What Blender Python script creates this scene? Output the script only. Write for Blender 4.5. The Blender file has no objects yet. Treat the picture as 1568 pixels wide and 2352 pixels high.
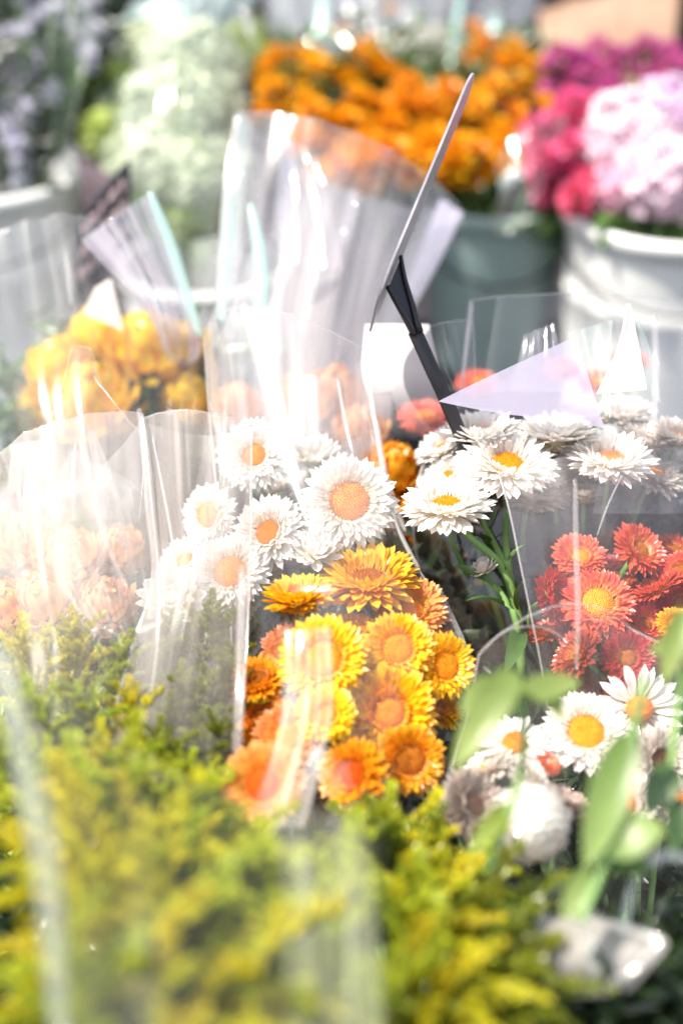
import bpy, math, random
import numpy as np
from mathutils import Vector, Matrix, Euler, noise

random.seed(7); rng = np.random.default_rng(7)
R = math.radians
scene = bpy.context.scene
COL = scene.collection

# ------------------------------------------------------------------ camera
H, PITCH = 1.05, R(32)
cam_d = bpy.data.cameras.new('camera')
cam = bpy.data.objects.new('camera', cam_d); COL.objects.link(cam)
cam_d.sensor_fit = 'VERTICAL'; cam_d.sensor_height = 36; cam_d.sensor_width = 24; cam_d.lens = 50
cam.location = (0, 0, H); cam.rotation_euler = (R(90) - PITCH, 0, 0)
cam_d.clip_start = 0.02; cam_d.clip_end = 3000
cam_d.dof.use_dof = True; cam_d.dof.focus_distance = 0.94; cam_d.dof.aperture_fstop = 1.9
cam_d.dof.aperture_blades = 0
scene.camera = cam
# ------------------------------------------------------------------ world, sun, exposure
SUN = Vector((-0.46, -0.10, 0.86)).normalized()
w = bpy.data.worlds.new('World'); scene.world = w; w.use_nodes = True
nt = w.node_tree; nt.nodes.clear()
sky = nt.nodes.new('ShaderNodeTexSky'); sky.sky_type = 'NISHITA'; sky.sun_disc = False
sky.sun_elevation = math.asin(SUN.z); sky.sun_rotation = math.atan2(SUN.x, SUN.y)
sky.dust_density = 2.0; sky.air_density = 1.0
bg = nt.nodes.new('ShaderNodeBackground'); bg.inputs[1].default_value = 0.15
wo = nt.nodes.new('ShaderNodeOutputWorld')
hsv = nt.nodes.new('ShaderNodeHueSaturation'); hsv.inputs['Saturation'].default_value = .45   # thin high cloud
nt.links.new(sky.outputs[0], hsv.inputs['Color']); nt.links.new(hsv.outputs[0], bg.inputs[0]); nt.links.new(bg.outputs[0], wo.inputs[0])
sl = bpy.data.lights.new('sun', 'SUN'); sl.energy = 4.2; sl.angle = R(0.5); sl.color = (1, .92, .82)
so = bpy.data.objects.new('sun', sl); COL.objects.link(so)
so.rotation_euler = SUN.to_track_quat('Z', 'Y').to_euler()
scene.view_settings.view_transform = 'Standard'; scene.view_settings.look = 'None'
scene.view_settings.exposure = 1.12; scene.view_settings.gamma = 1
scene.render.engine = 'CYCLES'
cy = scene.cycles
cy.max_bounces = 14; cy.diffuse_bounces = 4; cy.glossy_bounces = 3; cy.transmission_bounces = 5
cy.transparent_max_bounces = 40; cy.use_denoising = True
cy.sample_clamp_indirect = 6; cy.caustics_reflective = False; cy.caustics_refractive = False

# ------------------------------------------------------------------ picture point + distance -> place
FW = Vector((0, math.cos(PITCH), -math.sin(PITCH)))
UPV = Vector((0, math.sin(PITCH), math.cos(PITCH)))
RT = Vector((1, 0, 0)); CAM = Vector((0, 0, H))
def P(x, y, D):
    u = (x - 784) / 784 * 0.24; v = (1176 - y) / 1176 * 0.36
    return CAM + D * (FW + u * RT + v * UPV)
def S(px, D): return px / 1568 * 0.48 * D
def A(ax, ay, ac):                      # direction: right, up the frame, towards the viewer
    return (RT * ax + UPV * ay - FW * ac).normalized()

# ------------------------------------------------------------------ object helpers
def mesh(name, V, F, UV=None, smooth=True):
    m = bpy.data.meshes.new(name)
    m.from_pydata([tuple(v) for v in V], [], [tuple(f) for f in F])
    if UV is not None:
        l = m.uv_layers.new(name='UVMap')
        idx = np.empty(len(m.loops), dtype=np.int32); m.loops.foreach_get('vertex_index', idx)
        l.data.foreach_set('uv', np.asarray(UV, dtype=np.float32)[idx].ravel())
    if smooth: m.polygons.foreach_set('use_smooth', [True] * len(m.polygons))
    m.update(); return m
def link(name, me, mat=None, parent=None, M=None, kind=None):
    o = bpy.data.objects.new(name, me); COL.objects.link(o)
    if mat is not None:
        if not me.materials: me.materials.append(mat)
        elif me.materials[0] is not mat:
            o.material_slots[0].link = 'OBJECT'; o.material_slots[0].material = mat
    if parent is not None: o.parent = parent
    if M is not None: o.matrix_basis = M
    if kind: o['kind'] = kind
    return o
def thing(name, label, cat, loc=(0, 0, 0), M=None, group=None):
    o = bpy.data.objects.new(name, None); COL.objects.link(o); o.empty_display_size = .02
    if M is not None: o.matrix_basis = M
    else: o.location = loc
    tag(o, label, cat, group); return o
def tag(o, label, cat, group=None):
    o['label'] = label; o['category'] = cat
    if group: o['group'] = group
    return o
def frame(axis, loc, spin=0):
    q = Vector(axis).to_track_quat('Z', 'Y')
    return Matrix.Translation(loc) @ q.to_matrix().to_4x4() @ Matrix.Rotation(spin, 4, 'Z')
def tube_data(pts, rad, sides=6, flat=None, cap=True):
    pts = [Vector(p) for p in pts]; n = len(pts); V = []; F = []; UV = []
    for i, p in enumerate(pts):
        t = (pts[min(i + 1, n - 1)] - pts[max(i - 1, 0)]).normalized()
        ref = Vector(flat) if flat else (Vector((0, 0, 1)) if abs(t.z) < .9 else Vector((1, 0, 0)))
        a = t.cross(ref).normalized(); b = a.cross(t).normalized()
        r = rad[i] if hasattr(rad, '__len__') else rad
        ra, rb = r if hasattr(r, '__len__') else (r, r)
        for k in range(sides):
            th = 2 * math.pi * k / sides
            V.append(p + a * math.cos(th) * ra + b * math.sin(th) * rb); UV.append((k / sides, i / (n - 1)))
    for i in range(n - 1):
        for k in range(sides):
            k2 = (k + 1) % sides
            F.append((i * sides + k, i * sides + k2, (i + 1) * sides + k2, (i + 1) * sides + k))
    if cap:
        F.append(tuple(range(sides - 1, -1, -1))); F.append(tuple((n - 1) * sides + k for k in range(sides)))
    return V, F, UV
def tube(name, pts, rad, mat, parent=None, sides=6, flat=None, inv=None, kind=None):
    if inv is not None: pts = [inv @ Vector(p) for p in pts]
    V, F, UV = tube_data(pts, rad, sides, flat)
    return link(name, mesh(name, V, F, UV), mat, parent, kind=kind)
def cr(pts, n):                          # smooth polyline through points
    pts = [Vector(p) for p in pts]; k = len(pts) - 1; out = []
    for i in range(n):
        t = i / (n - 1) * k; j = min(int(t), k - 1); f = t - j
        p0 = pts[max(j - 1, 0)]; p1 = pts[j]; p2 = pts[j + 1]; p3 = pts[min(j + 2, k)]
        out.append(.5 * ((2 * p1) + (p2 - p0) * f + (2 * p0 - 5 * p1 + 4 * p2 - p3) * f * f + (3 * p1 - p0 - 3 * p2 + p3) * f ** 3))
    return out
def lathe(name, prof, mat, parent=None, seg=48, M=None):
    V = []; F = []; UV = []
    for i, (r, z) in enumerate(prof):
        for k in range(seg):
            a = 2 * math.pi * k / seg; V.append((r * math.cos(a), r * math.sin(a), z)); UV.append((k / seg, i / len(prof)))
    for i in range(len(prof) - 1):
        for k in range(seg):
            k2 = (k + 1) % seg
            F.append((i * seg + k, i * seg + k2, (i + 1) * seg + k2, (i + 1) * seg + k))
    return link(name, mesh(name, V, F, UV), mat, parent, M)
def join_copies(V, F, UV, mats):         # one array of many transformed copies
    V = np.asarray(V, float); F = np.asarray(F); n = len(V)
    V4 = np.c_[V, np.ones(n)]
    Ms = np.array([np.array(m) for m in mats])
    W = np.einsum('kij,nj->kni', Ms, V4)[:, :, :3].reshape(-1, 3)
    FF = (F[None] + (np.arange(len(mats)) * n)[:, None, None]).reshape(-1, F.shape[1])
    return W, FF, np.tile(np.asarray(UV, float), (len(mats), 1))

# ------------------------------------------------------------------ materials
def nodes(name):
    m = bpy.data.materials.new(name); m.use_nodes = True
    t = m.node_tree; t.nodes.clear(); o = t.nodes.new('ShaderNodeOutputMaterial')
    return m, t, o
def mixc(t, a, b, fac, bt='MIX'):
    n = t.nodes.new('ShaderNodeMix'); n.data_type = 'RGBA'; n.blend_type = bt
    for s, v in ((n.inputs[0], fac), (n.inputs[6], a), (n.inputs[7], b)):
        if hasattr(v, 'default_value') or hasattr(v, 'is_linked'): t.links.new(v, s)
        elif isinstance(v, (int, float)): s.default_value = v
        else: s.default_value = (*v, 1)
    return n.outputs[2]
def maprange(t, v, a, b, c, d):
    n = t.nodes.new('ShaderNodeMapRange'); t.links.new(v, n.inputs[0])
    for i, x in enumerate((a, b, c, d)): n.inputs[i + 1].default_value = x
    return n.outputs[0]
def petal_mat(name, base, tip, trans=.38, pos=(.1, .8), vary=.12, gloss=.05, hue=.012, stri=.6):
    m, t, o = nodes(name)
    uv = t.nodes.new('ShaderNodeUVMap'); sp = t.nodes.new('ShaderNodeSeparateXYZ'); t.links.new(uv.outputs[0], sp.inputs[0])
    c = mixc(t, base, tip, maprange(t, sp.outputs[1], pos[0], pos[1], 0, 1))
    mp = t.nodes.new('ShaderNodeMapping'); mp.inputs[3].default_value = (14, 1.6, 1); t.links.new(uv.outputs[0], mp.inputs[0])
    oi = t.nodes.new('ShaderNodeObjectInfo')
    nz = t.nodes.new('ShaderNodeTexNoise'); nz.noise_dimensions = '4D'; nz.inputs['Scale'].default_value = 1.0
    t.links.new(mp.outputs[0], nz.inputs['Vector']); t.links.new(maprange(t, oi.outputs['Random'], 0, 1, 0, 40), nz.inputs['W'])
    c = mixc(t, c, mixc(t, c, (.72, .66, .6), 1, 'MULTIPLY'), maprange(t, nz.outputs[0], .42, .72, 0, stri))
    geo = t.nodes.new('ShaderNodeNewGeometry')
    n2 = t.nodes.new('ShaderNodeTexNoise'); n2.inputs['Scale'].default_value = 160
    t.links.new(geo.outputs['Position'], n2.inputs['Vector'])
    hs = t.nodes.new('ShaderNodeHueSaturation'); t.links.new(c, hs.inputs['Color'])
    t.links.new(maprange(t, oi.outputs['Random'], 0, 1, .5 - hue, .5 + hue), hs.inputs['Hue'])
    t.links.new(maprange(t, n2.outputs[0], .3, .7, 1 - vary, 1 + vary * .5), hs.inputs['Value'])
    c = hs.outputs[0]
    d = t.nodes.new('ShaderNodeBsdfDiffuse'); tr = t.nodes.new('ShaderNodeBsdfTranslucent'); g = t.nodes.new('ShaderNodeBsdfGlossy')
    g.inputs['Roughness'].default_value = .32
    t.links.new(c, d.inputs[0]); t.links.new(c, tr.inputs[0])
    m1 = t.nodes.new('ShaderNodeMixShader'); m1.inputs[0].default_value = trans
    t.links.new(d.outputs[0], m1.inputs[1]); t.links.new(tr.outputs[0], m1.inputs[2])
    m2 = t.nodes.new('ShaderNodeMixShader'); m2.inputs[0].default_value = gloss
    t.links.new(m1.outputs[0], m2.inputs[1]); t.links.new(g.outputs[0], m2.inputs[2]); t.links.new(m2.outputs[0], o.inputs[0])
    return m
def solid(name, col, rough=.5, spec=.4, c2=None, scale=8, bump=0, metal=0, stretch=None):
    m, t, o = nodes(name); b = t.nodes.new('ShaderNodeBsdfPrincipled')
    b.inputs['Roughness'].default_value = rough; b.inputs['Specular IOR Level'].default_value = spec; b.inputs['Metallic'].default_value = metal
    tc = t.nodes.new('ShaderNodeTexCoord'); mp = t.nodes.new('ShaderNodeMapping'); t.links.new(tc.outputs['Object'], mp.inputs[0])
    if stretch: mp.inputs[3].default_value = stretch
    n = t.nodes.new('ShaderNodeTexNoise'); n.inputs['Scale'].default_value = scale; n.inputs['Detail'].default_value = 6
    t.links.new(mp.outputs[0], n.inputs['Vector'])
    t.links.new(mixc(t, col, c2 or tuple(x * .7 for x in col), maprange(t, n.outputs[0], .35, .7, 0, 1)), b.inputs['Base Color'])
    if bump:
        bp = t.nodes.new('ShaderNodeBump'); bp.inputs['Strength'].default_value = bump; bp.inputs['Distance'].default_value = .002
        t.links.new(n.outputs[0], bp.inputs['Height']); t.links.new(bp.outputs[0], b.inputs['Normal'])
    t.links.new(b.outputs[0], o.inputs[0]); return m
def film_mat(name, haze=.1, hcol=(.86, .86, .9), gcol=(1, 1, 1), gloss=1.0, rough=.13, streak=.6, su=4, sv=1.6, lo=.35, hi=.7, tcol=(.985, .985, .985), veil=None):
    """clear wrapping film: see-through, mirrors the sky by Fresnel, dust specks, plus haze colour painting in sky and sun veils"""
    m, t, o = nodes(name)
    uv = t.nodes.new('ShaderNodeUVMap')
    mp = t.nodes.new('ShaderNodeMapping'); mp.inputs[3].default_value = (su, sv, 1); t.links.new(uv.outputs[0], mp.inputs[0])
    oi = t.nodes.new('ShaderNodeObjectInfo')
    n = t.nodes.new('ShaderNodeTexNoise'); n.noise_dimensions = '4D'; n.inputs['Scale'].default_value = 1; n.inputs['Detail'].default_value = 2.5; n.inputs['Distortion'].default_value = 1.2
    t.links.new(mp.outputs[0], n.inputs['Vector']); t.links.new(maprange(t, oi.outputs['Random'], 0, 1, 0, 50), n.inputs['W'])
    n2 = t.nodes.new('ShaderNodeTexNoise'); n2.inputs['Scale'].default_value = 240; n2.inputs['Detail'].default_value = 3
    geo = t.nodes.new('ShaderNodeNewGeometry'); t.links.new(geo.outputs['Position'], n2.inputs['Vector'])
    h = maprange(t, n.outputs[0], lo, hi, haze * (1 - streak), min(1, haze * (1 + streak)))
    sp = maprange(t, n2.outputs[0], .69, .74, 0, min(.35, haze + .1))
    ad = t.nodes.new('ShaderNodeMath'); ad.operation = 'MAXIMUM'; t.links.new(h, ad.inputs[0]); t.links.new(sp, ad.inputs[1])
    fac = ad.outputs[0]
    if veil:                               # painted haze grows or fades along the film
        s = t.nodes.new('ShaderNodeSeparateXYZ'); t.links.new(uv.outputs[0], s.inputs[0])
        mu = t.nodes.new('ShaderNodeMath'); mu.operation = 'MULTIPLY'; t.links.new(fac, mu.inputs[0])
        t.links.new(maprange(t, s.outputs[1], *veil), mu.inputs[1]); fac = mu.outputs[0]
    tr = t.nodes.new('ShaderNodeBsdfTransparent'); tr.inputs[0].default_value = (*tcol, 1)
    gl = t.nodes.new('ShaderNodeBsdfGlossy'); gl.inputs['Roughness'].default_value = rough; gl.inputs[0].default_value = (*gcol, 1)
    def mth(op, a, b=None):
        q = t.nodes.new('ShaderNodeMath'); q.operation = op
        for i, v in enumerate((a, b)):
            if v is None: continue
            if isinstance(v, (int, float)): q.inputs[i].default_value = v
            else: t.links.new(v, q.inputs[i])
        return q.outputs[0]
    dt = t.nodes.new('ShaderNodeVectorMath'); dt.operation = 'DOT_PRODUCT'
    t.links.new(geo.outputs['Incoming'], dt.inputs[0]); t.links.new(geo.outputs['Normal'], dt.inputs[1])
    sch = mth('POWER', mth('SUBTRACT', 1.0, mth('ABSOLUTE', dt.outputs['Value'])), 5.0)
    frs = mth('ADD', mth('MULTIPLY', sch, .8), .08)
    fm = t.nodes.new('ShaderNodeMath'); fm.operation = 'MULTIPLY'; fm.inputs[1].default_value = gloss; fm.use_clamp = True
    t.links.new(frs, fm.inputs[0])
    bp = t.nodes.new('ShaderNodeBump'); bp.inputs['Strength'].default_value = .12; bp.inputs['Distance'].default_value = .004
    t.links.new(n.outputs[0], bp.inputs['Height']); t.links.new(bp.outputs[0], gl.inputs['Normal'])
    m1 = t.nodes.new('ShaderNodeMixShader'); t.links.new(fm.outputs[0], m1.inputs[0]); t.links.new(tr.outputs[0], m1.inputs[1]); t.links.new(gl.outputs[0], m1.inputs[2])
    d = t.nodes.new('ShaderNodeBsdfDiffuse'); d.inputs[0].default_value = (*hcol, 1)
    tl = t.nodes.new('ShaderNodeBsdfTranslucent'); tl.inputs[0].default_value = (*hcol, 1)
    m2 = t.nodes.new('ShaderNodeMixShader'); m2.inputs[0].default_value = .5; t.links.new(d.outputs[0], m2.inputs[1]); t.links.new(tl.outputs[0], m2.inputs[2])
    m3 = t.nodes.new('ShaderNodeMixShader'); t.links.new(fac, m3.inputs[0]); t.links.new(m1.outputs[0], m3.inputs[1]); t.links.new(m2.outputs[0], m3.inputs[2])
    t.links.new(m3.outputs[0], o.inputs[0]); return m

MW = petal_mat('white_petal', (.86, .80, .68), (.92, .90, .87), trans=.42, stri=.25, vary=.05)
MWD = petal_mat('ivory_petal', (.68, .58, .48), (.82, .76, .70), stri=.4)
MTP = petal_mat('taupe_petal', (.34, .25, .20), (.52, .42, .36))
MG = petal_mat('golden_petal', (.88, .38, .008), (.94, .56, .015), trans=.34, stri=.4)
MGL = petal_mat('lemon_petal', (.92, .44, .012), (.96, .60, .03), trans=.34, stri=.4)
MO = petal_mat('orange_petal', (.84, .28, .01), (.92, .44, .02), stri=.5)
MAP = petal_mat('apricot_petal', (.90, .50, .06), (.90, .40, .13))
MRD = petal_mat('red_petal', (.84, .24, .03), (.72, .06, .025), pos=(.1, .6))
MRP = petal_mat('coral_petal', (.92, .42, .14), (.82, .17, .10), pos=(.1, .7))
MRR = petal_mat('rust_petal', (.60, .15, .04), (.50, .07, .045))
MBO = petal_mat('burnt_orange_petal', (.66, .16, .004), (.96, .50, .012), trans=.3)
MYM = petal_mat('yellow_mum_petal', (.92, .42, .006), (.98, .68, .018), trans=.42, stri=.35)
MPE = petal_mat('peach_petal', (.84, .40, .14), (.92, .55, .22))
MPK = petal_mat('magenta_petal', (.46, .06, .24), (.66, .14, .40))
MHP = petal_mat('hot_pink_petal', (.70, .05, .18), (.82, .16, .34))
MLP = petal_mat('pale_pink_petal', (.80, .46, .62), (.92, .82, .88), stri=.3)
MLI = petal_mat('lilac_white_petal', (.55, .54, .68), (.80, .80, .90))
MCG = petal_mat('cream_green_petal', (.48, .60, .30), (.80, .86, .74))
MGR = petal_mat('lime_petal', (.34, .50, .08), (.60, .72, .22))
MLF = petal_mat('leaf_green', (.06, .12, .03), (.085, .17, .04), trans=.3, gloss=.06)
MLB = petal_mat('bright_leaf', (.17, .26, .07), (.30, .40, .13), trans=.45, stri=.5, gloss=.015)
MLD = petal_mat('dark_and_shade_leaf', (.022, .04, .016), (.034, .062, .022), trans=.25, gloss=.08)  # dark foliage green; also paints shade into the gap filler leaves
MOV = petal_mat('olive_leaf', (.16, .22, .03), (.24, .32, .05), trans=.35)
MGO = petal_mat('goldenrod_floret', (.28, .38, .02), (.62, .68, .05), trans=.4, vary=.35)
MGY = petal_mat('goldenrod_yellow_floret', (.48, .48, .02), (.80, .72, .04), trans=.4, vary=.3)
MGD = petal_mat('goldenrod_olive_floret', (.12, .17, .015), (.30, .34, .03), trans=.35, vary=.3)
MBL = petal_mat('brown_leaf', (.09, .05, .03), (.15, .085, .05))
MST = solid('stem_green', (.20, .34, .10), .5, .4, (.12, .22, .06), 40)
MDO = solid('disc_orange', (.90, .40, .025), .8, .2, (.74, .24, .01), 300, .3)
MDG = solid('disc_gold', (.90, .46, .04), .8, .2, (.80, .30, .02), 300, .3)
MDB = solid('disc_brown', (.42, .13, .015), .8, .2, (.62, .24, .02), 300, .3)
MDK = solid('disc_dark_brown', (.12, .045, .02), .9, .2, (.20, .08, .03), 300, .3)
MDR = solid('disc_red_orange', (.82, .16, .01), .8, .2, (.6, .08, .01), 300, .3)
MCX = solid('calyx_ivory', (.62, .58, .42), .7, .2, (.4, .42, .2), 90)

# ------------------------------------------------------------------ petals
def petal_data(L=1, W=.2, e0=0, e1=.4, cup=.25, nseg=6, belly=.55, cols=2):
    V = []; F = []; UV = []; y = z = 0.0
    for i in range(nseg + 1):
        t = i / nseg
        wd = (math.sin(math.pi * min(1, (t * .94 + .06)) ** (math.log(.5) / math.log(belly)))) ** .75 * W / 2 if i < nseg else W * .02
        for k in range(cols + 1):
            u = k / cols * 2 - 1
            V.append((u * wd, y, z + cup * wd * u * u)); UV.append((k / cols, t))
        a = e0 + (e1 - e0) * t; y += math.cos(a) * L / nseg; z += math.sin(a) * L / nseg
    c = cols + 1
    for i in range(nseg):
        for k in range(cols): F.append((i * c + k, i * c + k + 1, (i + 1) * c + k + 1, (i + 1) * c + k))
    return V, F, UV
PD = {
 'outer': petal_data(W=.25, e0=-.1, e1=.15, cup=.4, belly=.68),
 'mid': petal_data(W=.28, e0=-.12, e1=.5, cup=.5, belly=.66),
 'inner': petal_data(W=.36, e0=-.1, e1=.9, cup=.5, belly=.6),
 'daisy': petal_data(W=.25, e0=0, e1=.12, cup=.5, belly=.66),
 'broad': petal_data(W=.46, e0=-.1, e1=.7, cup=.5, belly=.55),
 'globe': petal_data(W=.62, e0=0, e1=1.0, cup=-.25, belly=.5),
 'mum': petal_data(W=.38, e0=-.15, e1=1.1, cup=.3, belly=.55),
 'lo': petal_data(W=.7, e0=0, e1=.8, cup=.4, nseg=3, belly=.55),
 'tiny': petal_data(W=.75, e0=0, e1=.3, cup=.4, nseg=2, belly=.5),
}
PM = {k: {} for k in PD}
def petal_mesh(kind, mat):
    if mat.name not in PM[kind]:
        me = mesh('petal', *PD[kind]); me.materials.append(mat); PM[kind][mat.name] = me
    return PM[kind][mat.name]
def ring(n, r, h, L, e, jit=.06, Wk=1.0, ph=0.0):
    out = []
    for i in range(n):
        a = 2 * math.pi * (i + ph) / n + random.gauss(0, jit * .55)
        l = L * random.uniform(.9, 1.08)
        out.append(Matrix.Rotation(a, 4, 'Z') @ Matrix.Translation((0, r, h)) @ Matrix.Rotation(e + random.gauss(0, jit * 1.4), 4, 'X')
                   @ Matrix.Rotation(random.gauss(0, .16), 4, 'Y') @ Matrix.Rotation(random.gauss(0, .05), 4, 'Z') @ Matrix.Diagonal((l * Wk * random.uniform(.88, 1.1), l, l, 1)))
    return out
def petals_for(style, Rf):
    """list of (petal kind, [matrices]) at flower radius Rf, disc radius, disc height"""
    s = Rf; o = []
    if style in ('open', 'wide', 'cup'):
        rd = {'open': .33, 'wide': .42, 'cup': .30}[style]; k = 1 - rd
        lift = {'open': 5, 'wide': 2, 'cup': 20}[style]
        o += [('outer', ring(37, rd * .85 * s, -.06 * s, (k + .12) * s, R(-3 + lift), ph=0)),
              ('outer', ring(37, rd * .9 * s, -.03 * s, (k + .04) * s, R(8 + lift), ph=.5)),
              ('mid', ring(35, rd * .95 * s, 0, k * .92 * s, R(16 + lift), ph=.25)),
              ('mid', ring(31, rd * s, .01 * s, k * .72 * s, R(28 + lift), ph=.1)),
              ('inner', ring(30, rd * 1.02 * s, .02 * s, k * .46 * s, R(44 + lift), ph=.3))]
        bract = [('mid', ring(24, rd * .8 * s, -.12 * s, k * .8 * s, R(-20 + lift * .6))), ('broad', ring(18, rd * .7 * s, -.18 * s, k * .45 * s, R(-34 + lift * .4)))]
        return o, bract, rd, .10
    if style == 'daisy':
        rd = .29
        o += [('daisy', ring(21, rd * .8 * s, -.03 * s, .76 * s, R(-2))), ('daisy', ring(19, rd * .85 * s, 0, .70 * s, R(9), ph=.5)), ('daisy', ring(12, rd * .85 * s, .0, .55 * s, R(20), ph=.3))]
        return o, [('mid', ring(16, .2 * s, -.12 * s, .4 * s, R(-25)))], rd, .2
    if style == 'bud':
        o += [('broad', ring(13, .25 * s, -.1 * s, .95 * s, R(8))), ('broad', ring(12, .25 * s, -.05 * s, .9 * s, R(30), ph=.5)),
              ('broad', ring(11, .25 * s, 0, .8 * s, R(50))), ('broad', ring(9, .22 * s, 0, .75 * s, R(66), ph=.5)), ('broad', ring(6, .12 * s, .05 * s, .7 * s, R(80)))]
        return o, [('broad', ring(10, .2 * s, -.15 * s, .4 * s, R(-30)))], 0, 0
    if style in ('globe', 'mum'):
        rows = 9 if style == 'globe' else 6
        for j in range(rows):
            la = R(-50 + (120 if style == 'globe' else 105) * j / (rows - 1)); c = math.cos(la)
            n = max(4, int((20 if style == 'globe' else 17) * c + 2)); L = (.55 if style == 'globe' else .95) * s
            ms = []
            for i in range(n):
                a = 2 * math.pi * (i + .5 * (j % 2)) / n + random.gauss(0, .05)
                rr = .86 if style == 'globe' else .60 - .03 * j
                e = la + R(90 - (22 if style == 'globe' else 24 + 14 * random.random()))
                ms.append(Matrix.Rotation(a, 4, 'Z') @ Matrix.Translation((0, c * rr * s, math.sin(la) * rr * s)) @ Matrix.Rotation(e + random.gauss(0, .08), 4, 'X')
                          @ Matrix.Rotation(random.gauss(0, .12), 4, 'Y') @ Matrix.Diagonal((L, L * random.uniform(.85, 1.1), L, 1)))
            o.append((style, ms))
        return o, [], 0, 0
DISC = {}
def disc_mesh(h):
    if h in DISC: return DISC[h]
    V = []; F = []; rings_, seg = 8, 28
    for i in range(rings_ + 1):
        r = i / rings_; z = h * 2 * math.sqrt(max(0, 1 - r * r)) - .1 - (.35 * h * math.exp(-(r / .3) ** 2) if h < .3 else 0)
        for k in range(seg):
            a = 2 * math.pi * k / seg; V.append((r * math.cos(a), r * math.sin(a), z))
    for i in range(rings_):
        for k in range(seg):
            k2 = (k + 1) % seg; F.append((i * seg + k, i * seg + k2, (i + 1) * seg + k2, (i + 1) * seg + k))
    n = 190
    for i in range(n):                   # florets of the disc in a spiral
        r = math.sqrt((i + .5) / n) * .97; a = i * 2.39996
        z = h * 2 * math.sqrt(max(0, 1 - r * r)) - .1 - (.35 * h * math.exp(-(r / .3) ** 2) if h < .3 else 0)
        x, y = r * math.cos(a), r * math.sin(a); q = .045; t = random.uniform(.05, .12)
        b = len(V)
        V += [(x - q, y - q, z - .02), (x + q, y - q, z - .02), (x + q, y + q, z - .02), (x - q, y + q, z - .02), (x * 1.04 + random.gauss(0, .01), y * 1.04, z + t)]
        F += [(b, b + 1, b + 4), (b + 1, b + 2, b + 4), (b + 2, b + 3, b + 4), (b + 3, b, b + 4)]
    DISC[h] = mesh('flower_disc', V, F, [(v[0] * .5 + .5, v[1] * .5 + .5) for v in V], False); return DISC[h]
LEAF = mesh('leaf', *petal_data(L=1, W=.17, e0=.5, e1=-.5, cup=.5, nseg=8, belly=.45))
LEAFB = mesh('leaf', *petal_data(L=1, W=.40, e0=.35, e1=-.6, cup=.35, nseg=10, belly=.42, cols=4))
def look(p, d, roll=0, s=1):             # +Y along d
    q = Vector(d).to_track_quat('Y', 'Z'); return Matrix.Translation(p) @ q.to_matrix().to_4x4() @ Matrix.Rotation(roll, 4, 'Y') @ Matrix.Diagonal((s, s, s, 1))

def stem_path(p, axis, base, n=12):
    p = Vector(p); base = Vector(base); d = (p - base).length
    q1 = p - axis * d * .22
    q2 = base + Vector((0, 0, 1)) * d * .35
    out = []
    for i in range(n):
        t = i / (n - 1); s = 1 - t
        out.append(s ** 3 * p + 3 * s * s * t * q1 + 3 * s * t * t * q2 + t ** 3 * base)
    return out
def strawflower(x, y, px, D, ax, style, pm, dm, base, label, group, parts=True, leaves=1, name='strawflower', cat='flower', disc_h=None, lmat=None):
    axis = A(*ax); loc = P(x, y, D); s = S(px, D) / 2 * (1.07 if name == 'strawflower' else 1.15)
    if base is BC: leaves = 0
    M = frame(axis, loc, random.random() * 6)
    root = thing(name, label, cat, M=M, group=group); inv = M.inverted()
    pet, bract, rd, dh = petals_for(style, s)
    if disc_h: dh = disc_h
    if parts:
        for kind, ms in pet:
            me = petal_mesh(kind, pm)
            for m in ms: link('petal', me, None, root, m)
    else:
        Vs, Fs, Us, off = [], [], [], 0
        for kind, ms in pet:
            V, F, U = join_copies(*PD[kind], ms); Vs.append(V); Fs.append(F + off); Us.append(U); off += len(V)
        link('petals', mesh('petals', np.vstack(Vs).tolist(), np.vstack(Fs).tolist(), np.vstack(Us)), pm, root, kind='stuff')
    if bract:
        Vs, Fs, Us, off = [], [], [], 0
        for kind, ms in bract:
            V, F, U = join_copies(*PD[kind], ms); Vs.append(V); Fs.append(F + off); Us.append(U); off += len(V)
        link('bracts', mesh('bracts', np.vstack(Vs).tolist(), np.vstack(Fs).tolist(), np.vstack(Us)), pm, root, kind='stuff')
    if rd:
        link('flower_disc', disc_mesh(dh), dm, root, Matrix.Diagonal((rd * s * 1.05, rd * s * 1.05, s * (1.1 if dh > .15 else .9), 1)))
    cr_ = .3 * s
    V, F, U = tube_data([(0, 0, -.36 * s), (0, 0, -.3 * s), (0, 0, -.16 * s), (0, 0, -.02 * s)], [.08 * s, cr_ * .7, cr_, cr_ * 1.1], 12)
    link('calyx', mesh('calyx', V, F, U), MCX if pm in (MW, MWD, MTP) else MST, root)
    pts = stem_path(loc - axis * .3 * s, axis, base)
    tube('stem', pts, [.0016 + .0012 * i / 11 for i in range(12)], MST, root, 7, inv=inv)
    for k in range(leaves):
        i = random.choice((5, 6, 7)); p = pts[i]; t = (pts[i - 1] - pts[i + 1]).normalized()
        side = Vector((random.gauss(0, 1), random.gauss(0, 1), random.gauss(0, .3))).normalized()
        link('leaf', LEAF, lmat or MLF, root, inv @ look(p, (t * 1.1 + side).normalized(), random.uniform(-1, 1), random.uniform(.035, .055)))
    return root

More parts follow.
